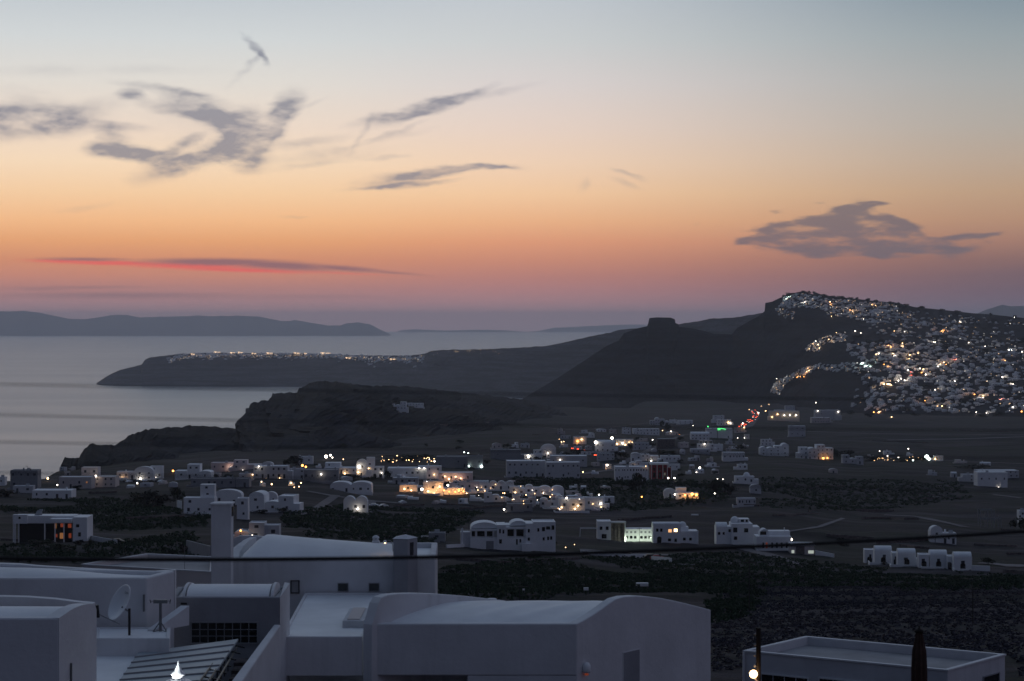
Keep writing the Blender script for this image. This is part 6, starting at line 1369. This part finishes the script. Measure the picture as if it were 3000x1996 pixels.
# ================================================================ town on the hillside
def inpoly(x, y, p):
    c = False; n = len(p)
    for i in range(n):
        (x1, y1), (x2, y2) = p[i], p[i-1]
        if (y1 > y) != (y2 > y) and x < (x2-x1)*(y-y1)/(y2-y1)+x1: c = not c
    return c
def hmesh(kind, seed):
    q = random.Random(seed); mb = MB(); mats = []
    def b(x0,x1,y0,y1,z0,z1,m=0):
        n = len(mb.f); mb.box(x0,x1,y0,y1,z0,z1); mats.extend([m]*(len(mb.f)-n))
    b(-.5,.5,0,.8,-.5,.62)
    if kind == 0: b(-.5,.05,.1,.75,.6,1.0)
    if kind == 1:
        n = len(mb.f); mb.arch(-.48,.48,0,.78,.61,.36,8); mats.extend([0]*(len(mb.f)-n))
    if kind == 2: b(-.1,.5,.15,.8,.6,.95); b(-.62,-.45,-.1,.6,-.5,.35)
    if kind == 3: b(-.3,.3,.2,.8,.6,.85); b(.45,.8,.1,.8,-.5,.45)
    for i in range(3): x = -.32+.32*i+q.uniform(-.05,.05); b(x-.07,x+.07,-.02,.05,.15,.42,1)
    me = bpy.data.meshes.new('small_house'); me.from_pydata(mb.v, [], mb.f); me.materials.append(MATS['village_wash']); me.materials.append(MATS['glass_dark'])
    for p, m in zip(me.polygons, mats): p.material_index = m
    return me, mb, mats
HM = [hmesh(k, k) for k in range(4)]
ZONES = [ # polygon, count, size px range
 ([(2285,900),(2300,872),(2345,858),(2380,866),(2440,880),(2500,882),(2620,892),(2640,905),(2560,925),(2500,930),(2430,915),(2400,905),(2345,900),(2320,905)], 190, (4.5,9)),
 ([(2270,905),(2330,905),(2325,935),(2290,930)], 14, (4,6)),
 ([(2405,905),(2500,925),(2600,905),(2700,915),(2660,935),(2560,950),(2480,930),(2430,925)], 60, (4.5,8)),
 ([(2520,940),(2640,930),(2760,935),(2900,960),(3010,985),(3010,1040),(2800,1020),(2640,1000),(2560,975)], 120, (5,11)),
 ([(2480,1005),(2640,1000),(2800,1020),(3010,1040),(3010,1130),(2800,1110),(2560,1090),(2500,1060)], 260, (6,13)),
 ([(2520,1100),(2800,1110),(3010,1130),(3010,1215),(2800,1210),(2560,1210),(2500,1190)], 190, (7,15)),
 ([(2355,1030),(2375,1008),(2400,992),(2480,972),(2478,1000),(2410,1010),(2400,1032)], 46, (4.5,7)),
 ([(2255,1150),(2275,1118),(2310,1100),(2360,1078),(2400,1070),(2380,1092),(2320,1112),(2300,1130),(2285,1160),(2272,1152)], 74, (4.5,8)),
 ([(2380,1080),(2400,1068),(2520,1062),(2560,1075),(2560,1100),(2470,1092)], 40, (5,9)),
 ([(2640,905),(2740,925),(2850,925),(3000,945),(3000,960),(2750,945)], 26, (4,7)),
]
q = random.Random(99); cand = []
for zi, (poly, n, (s0, s1)) in enumerate(ZONES):
    xs = [p[0] for p in poly]; ys = [p[1] for p in poly]; k = 0; tries = 0; mine = []
    n = int(n*1.55)
    while k < n and tries < n*30:
        tries += 1; x, y = q.uniform(min(xs), max(xs)), q.uniform(min(ys), max(ys))
        if not inpoly(x, y, poly): continue
        if any(abs(x-a) < s0*.6 and abs(y-b) < s0*.30 for a, b in mine): continue
        p = hit(x, y)
        if not p: continue
        mine.append((x, y)); k += 1; w = q.uniform(s0, s1); cand.append((w, x, y, p, zi))
cand.sort(key=lambda c: -c[0])
SV, SF, SM = [], [], []
for i, (w, x, y, p, zi) in enumerate(cand):
    s = p.y/F; k = q.randrange(4); me, mb, mats = HM[k]; W = w*s*1.15; hh = W*q.uniform(.42, .66); rz = q.uniform(-.35, .35)
    if i < 120:
        o = bpy.data.objects.new('hillside_house', me); COL.objects.link(o); o.location = p; o.scale = (W, W, hh); o.rotation_euler.z = rz
        tag(o, 'one of the larger white cube houses packed on the town hillside', 'house', 'white cube houses on the town hillside')
    else:
        M = Matrix.Translation(p) @ Matrix.Rotation(rz, 4, 'Z') @ Matrix.Diagonal((W, W, hh, 1)); o_ = len(SV)
        SV += [tuple(M @ Vector(v)) for v in mb.v]; SF += [tuple(o_+a for a in f) for f in mb.f]; SM += mats
me = bpy.data.meshes.new('hillside_town'); me.from_pydata(SV, [], SF); me.materials.append(MATS['village_wash']); me.materials.append(MATS['glass_dark']); me.polygons.foreach_set('material_index', SM)
o = bpy.data.objects.new('hillside_town', me); COL.objects.link(o); tag(o, 'mass of the smallest white houses covering the town hillside', 'houses', kind='stuff')
def LL(loc, col, pw, rad, par):
    d = bpy.data.lights.new('lamp_light', 'POINT'); d.energy = pw; d.color = col; d.shadow_soft_size = rad
    o = bpy.data.objects.new('lamp_light', d); COL.objects.link(o); o.parent = par; o.location = (0, -4/par.scale.y, 1/par.scale.z)
# town lights: the larger ones are lamps of their own
TL = [(2665,1040,1.6,'lamp_warm'),(2690,1035,1.2,'lamp_warm'),(2567,1040,1.5,'lamp_warm'),(2575,1035,1.2,'lamp_white'),(2616,1036,1.3,'lamp_warm'),(2620,1042,1.0,'lamp_white'),(2538,1072,1.5,'lamp_cool'),(2550,1074,1.2,'lamp_cool'),(2525,1065,1.3,'lamp_cool'),(2545,1066,1.0,'lamp_cool'),(2664,1052,1.6,'lamp_warm'),(2667,1060,1.2,'lamp_white'),(2590,1068,1.2,'lamp_orange'),(2602,1076,1.2,'lamp_orange'),(2650,1075,1.3,'lamp_warm'),(2660,1085,1.6,'lamp_white'),(2668,1090,1.0,'lamp_red'),(2695,1080,1.5,'lamp_white'),(2705,1082,1.4,'lamp_warm'),(2700,1092,1.3,'lamp_orange'),(2712,1098,1.3,'lamp_white'),(2670,1100,1.6,'lamp_red'),(2755,1068,1.5,'lamp_warm'),(2765,1062,1.4,'lamp_warm'),(2748,1074,1.2,'lamp_white'),(2772,1068,1.0,'lamp_orange'),(2810,1053,1.2,'lamp_white'),(2798,1054,1.3,'lamp_red'),(2590,1126,1.6,'lamp_warm'),(2600,1126,1.6,'lamp_warm'),(2608,1127,1.3,'lamp_warm'),(2640,1110,1.3,'lamp_white'),(2650,1114,1.2,'lamp_white'),(2632,1116,1.2,'lamp_white'),(2644,1006,1.3,'lamp_warm'),(2645,1014,1.0,'lamp_warm'),(2610,1018,1.3,'lamp_orange'),(2603,1012,1.0,'lamp_orange'),(2765,968,1.3,'lamp_orange'),(2758,971,1.0,'lamp_orange'),(2630,968,1.0,'lamp_orange'),(2620,970,1.0,'lamp_warm'),(2650,972,1.0,'lamp_white'),(2505,970,1.2,'lamp_white'),(2522,976,1.1,'lamp_white'),(2955,1025,1.4,'lamp_white'),(2886,1015,1.1,'lamp_white'),(2994,1031,1.3,'lamp_white'),(2812,942,1.0,'lamp_white'),(2740,1142,1.3,'lamp_white'),(2797,1117,1.2,'lamp_white'),(2855,1156,1.3,'lamp_orange'),(2880,1160,1.1,'lamp_warm'),(2930,1172,1.4,'lamp_red'),(2968,1126,1.1,'lamp_white'),(2936,1105,1.1,'lamp_white'),(2944,1058,1.2,'lamp_orange'),(2740,1003,1.1,'lamp_white'),(2735,1002,1.0,'lamp_white'),(2838,1004,1.1,'lamp_white'),(2880,1165,1.1,'lamp_white'),(2760,1190,1.3,'lamp_warm'),(2745,1190,1.1,'lamp_warm'),(2710,1174,1.1,'lamp_orange'),(2560,1208,1.4,'lamp_orange'),(2575,1207,1.2,'lamp_orange'),(2612,1222,1.1,'lamp_warm'),(2607,1171,1.0,'lamp_warm'),(2860,1208,1.0,'lamp_white'),(2890,1210,.9,'lamp_white'),
 (2355,1104,1.0,'lamp_orange'),(2345,1104,1.0,'lamp_orange'),(2362,1090,1.0,'lamp_orange'),(2370,1086,1.0,'lamp_warm'),(2335,1106,1.0,'lamp_orange'),(2366,1080,.8,'lamp_orange'),(2275,1110,.8,'lamp_white'),(2390,1000,1.0,'lamp_white'),(2382,1008,.8,'lamp_warm'),(2395,1010,.8,'lamp_warm'),(2370,1022,.8,'lamp_warm'),(2400,1020,.8,'lamp_warm'),(2428,995,.9,'lamp_warm'),(2450,975,.8,'lamp_warm'),(2356,886,.9,'lamp_white'),(2357,893,.9,'lamp_cool'),(2303,876,.8,'lamp_cool'),(2310,870,.7,'lamp_cool'),(2432,885,.9,'lamp_orange'),(2434,892,.9,'lamp_orange'),(2490,908,1.0,'lamp_orange'),(2498,912,1.0,'lamp_warm'),(2555,892,1.0,'lamp_orange'),(2565,895,.8,'lamp_warm'),(2436,927,.9,'lamp_warm'),(2855,915,1.1,'lamp_warm'),(2870,916,1.1,'lamp_warm'),(2885,917,1.0,'lamp_warm'),(2845,915,.9,'lamp_warm'),(2530,935,.8,'lamp_white')]
for x, y, r, m in TL:
    p = hit(x, y+2)
    if not p: continue
    p = P(x, y, p.y-3); o = MB().lathe((0,0,0), [(.001,-1),(.87,-.5),(1,0),(.87,.5),(.001,1)], 8).build('town_lamp', m); o.location = p; o.scale = (r*.95, r, r*.68)
    LL((p.x, p.y-4, p.z+1), {'lamp_warm':(1,.62,.32),'lamp_white':(1,.86,.70),'lamp_cool':(.75,1,.88),'lamp_orange':(1,.45,.18),'lamp_red':(1,.3,.2)}[m], 1800*r*r, .5, o)
    nm = {'lamp_warm':'warm yellow','lamp_white':'white','lamp_cool':'greenish white','lamp_orange':'orange','lamp_red':'red'}[m]
    tag(o, f'one of the {nm} lamps glowing between houses of the town hillside', 'lamp', f'{nm} lamps of the hillside town')
for warm in (0, 1):
    mb = MB()
    for zi, (poly, n, _) in enumerate(ZONES):
        xs = [p[0] for p in poly]; ys = [p[1] for p in poly]; k = 0
        dens = [.55,.9,.55,.38,.42,.32,1.2,1.1,.4,.5][zi]
        while k < n*dens*(.62 if warm else .42):
            x, y = q.uniform(min(xs), max(xs)), q.uniform(min(ys), max(ys))
            if not inpoly(x, y, poly): continue
            k += 1; p = hit(x, y)
            if p: pp = P(x, y-1.2, p.y-4); mb.lathe(pp, [(.001,-.5),(.55,0),(.001,.5)] if q.random() < .8 else [(.001,-.85),(.95,0),(.001,.85)], 5)
    for k in range(190 if warm else 110):    # far cape village
        x = q.uniform(495, 1240) if q.random() < .9 else q.uniform(1240, 1480); y = interp([(495,1052),(560,1042),(700,1038),(950,1040),(1100,1046),(1230,1050),(1240,1030),(1480,1022)], x)+abs(q.gauss(0, 5))
        p = hit(x, y)
        zz = q.uniform(.45, 1.15)
        if p: mb.lathe(P(x, y, p.y-6), [(.001,-zz),(zz,0),(.001,zz)], 5)
    tag(mb.build('town_lights', 'far_warm' if warm else 'far_white'), ('countless tiny warm lights' if warm else 'countless tiny white lights')+' of the hillside town and far cape', 'lights', kind='stuff')
# houses and bright terraces of the far cape village
SV, SF = [], []
for k in range(420):
    x = q.uniform(490, 1245); yc = interp([(490,1050),(520,1040),(560,1038),(700,1036),(950,1038),(1100,1044),(1230,1044)], x); y = yc+abs(q.gauss(0, 7 if x < 1050 else 10))
    p = hit(x, y)
    if not p: continue
    me, mb, mats = HM[q.randrange(4)]; W = q.uniform(7, 15); M = Matrix.Translation(p) @ Matrix.Rotation(q.uniform(-.5,.5), 4, 'Z') @ Matrix.Diagonal((W, W, W*.5, 1)); o_ = len(SV)
    SV += [tuple(M @ Vector(v)) for v in mb.v]; SF += [tuple(o_+a for a in f) for f in mb.f]
tag(mesh_obj('cape_village', SV, SF, 'village_wash'), 'tiny pale houses strung along the crest of the far cape', 'houses', kind='stuff')
for x0, x1, y in ((557,572,1037),(625,648,1031),(672,690,1033),(695,712,1032),(735,752,1035),(778,800,1034),(858,880,1034),(890,900,1035),(935,972,1034),(1010,1030,1048),(1140,1160,1052)):
    p = hit((x0+x1)/2, y+5)
    if not p: continue
    s = p.y/F; W = (x1-x0)*s; a = P((x0+x1)/2, y, p.y-8); W *= .8; o = MB().box(-W/2,-W*.1,0,4,-1.0,.8).box(W*.02,W/2,-1,4,-2.2,-.9).box(-W*.3,-W*.22,-1,4,-5,-2).build('lit_terrace', 'far_warm'); o.location = a
    tag(o, 'warm lit terrace front on the crest of the far cape', 'terrace', 'lit terraces on the far cape')
# white houses on the headland slope
for a in ((1138,1190,1178,1200,'pale house cluster alone on the dark headland slope','cluster',{}),(1190,1240,1182,1194,'low pale terrace right of the headland house cluster','flat',{})): house(*a[:6], **a[6], name='headland_house')

# ---- vineyards and scrub
def field(name, poly, dx, dy, sz, hgt, mat, lab, seed, jitter=.35, skip=.05, maxn=9000, leaves=8):
    q = random.Random(seed); xs = [p[0] for p in poly]; ys = [p[1] for p in poly]; corners = [hit(x, y) for x, y in poly]; corners = [c for c in corners if c]
    x0, x1 = min(c.x for c in corners), max(c.x for c in corners); y0, y1 = min(c.y for c in corners), max(c.y for c in corners)
    v = []; f = []; n = 0; Y = y0; b = BVHS[0]
    while Y < y1 and n < maxn:
        X = x0+q.uniform(0, dx)
        while X < x1:
            px = CX+X/Y*F
            xx, yy = X+q.gauss(0, jitter*dx), Y+q.gauss(0, jitter*dy*.5); X += dx
            if q.random() < skip or noise.noise((xx*.02, yy*.015, seed)) < -.4: continue
            r = b.ray_cast(Vector((xx, yy, 900)), Vector((0,0,-1)), 1000)[0]
            if r is None: continue
            py = HY+(H-r.z)/yy*F
            if not inpoly(CX+xx/yy*F, py, poly): continue
            n += 1; s = sz*q.uniform(.6, 1.1)*.9
            for k in range(leaves):
                a = q.uniform(0, 6.283); cx_, cy_ = r.x+q.gauss(0, s*.4), r.y+q.gauss(0, s*.4); cz = r.z+hgt*q.uniform(.15, .8); L = s*q.uniform(.18, .4); tz = q.uniform(.2, .45)*hgt
                ux, uy = math.cos(a)*L, math.sin(a)*L; o = len(v)
                v += [(cx_-ux, cy_-uy, cz-tz*.6), (cx_+ux, cy_+uy, cz-tz*.3), (cx_+ux*.6-uy*.6, cy_+uy*.6+ux*.6, cz+tz), (cx_-ux*.7, cy_-uy*.7, cz+tz*.7)]; f.append((o,o+1,o+2,o+3))
        Y += dy
    o = mesh_obj(name, v, f, mat); tag(o, lab, 'vines' if 'vine' in name else 'scrub', kind='stuff')
field('vineyard', [(1285,1668),(1600,1630),(2120,1690),(2240,1740),(2200,1800),(2090,1860),(2070,1760),(1280,1760)], 1.9, 2.3, 1.3, .8, 'vine_leaf', 'rows of low vines on the field behind the vaulted house', 1, maxn=14000)
field('vineyard', [(1640,1640),(2150,1620),(2500,1660),(3000,1690),(3000,1730),(2600,1735),(2200,1720),(1640,1660)], 2.6, 3, 1.5, .8, 'vine_leaf', 'vine field below the townhouse row', 2)
field('vineyard', [(820,1500),(1020,1480),(1420,1500),(1350,1545),(1250,1600),(1000,1580),(840,1570)], 3, 3.4, 1.9, 1.0, 'vine_leaf', 'vine field between the balcony complex and the two-humped house', 3)
field('vineyard', [(0,1600),(240,1605),(560,1560),(620,1640),(420,1624),(240,1650),(0,1650)], 2.6, 3, 1.6, 1.0, 'vine_leaf', 'vine field behind the roofs at left', 4)
field('vineyard', [(0,1470),(330,1460),(620,1510),(610,1545),(300,1560),(260,1515),(0,1500)], 3, 3.6, 1.9, 1.1, 'vine_leaf', 'vine field around the modern villa', 5)
field('scrub', [(2150,1690),(2500,1700),(3000,1720),(3000,1990),(2950,1920),(2380,1865),(2090,1990),(2085,1850)], 1.5, 2.0, .9, .32, 'scrub_leaf', 'dry scrub on the dark slope behind the rimmed block', 6, maxn=12000)
field('vineyard', [(1500,1400),(2100,1410),(2140,1470),(1850,1500),(1760,1500),(1500,1420)], 4, 5, 2.4, 1.1, 'vine_leaf', 'vine field between resort and isolated domed house', 7)
field('vineyard', [(2230,1400),(2800,1410),(2860,1460),(2560,1500),(2230,1490)], 4.5, 5.5, 2.4, 1.0, 'vine_leaf', 'vine field on the middle right plain', 8)
#@@END3@@
# ---------------------------------------------------------------- haze
def haze():
    x, y0, y1, z0, z1 = 31000, -400, 59000, -12, H+215
    v = [(-x,y0,z0),(x,y0,z0),(x,y1,z0),(-x,y1,z0),(-x,y0,z1),(x,y0,z1),(x,y1,z1),(-x,y1,z1)]
    f = [(0,3,2,1),(4,5,6,7),(0,1,5,4),(1,2,6,5),(2,3,7,6),(3,0,4,7)]
    m = bpy.data.materials.new('haze'); m.use_nodes = True; t = NT(m.node_tree); t.n.clear()
    o = t.add('ShaderNodeOutputMaterial'); pv = t.add('ShaderNodeVolumePrincipled'); t.l.new(pv.outputs[0], o.inputs['Volume'])
    pv.inputs['Color'].default_value = (.86,.90,1,1); pv.inputs['Density'].default_value = 3.1e-5; pv.inputs['Anisotropy'].default_value = .45
    MATS['haze'] = m
    ob = tag(mesh_obj('haze', v, f, m), 'thin bluish evening haze over sea and land', 'haze', kind='stuff')
    ob.display_type = 'WIRE'
haze()
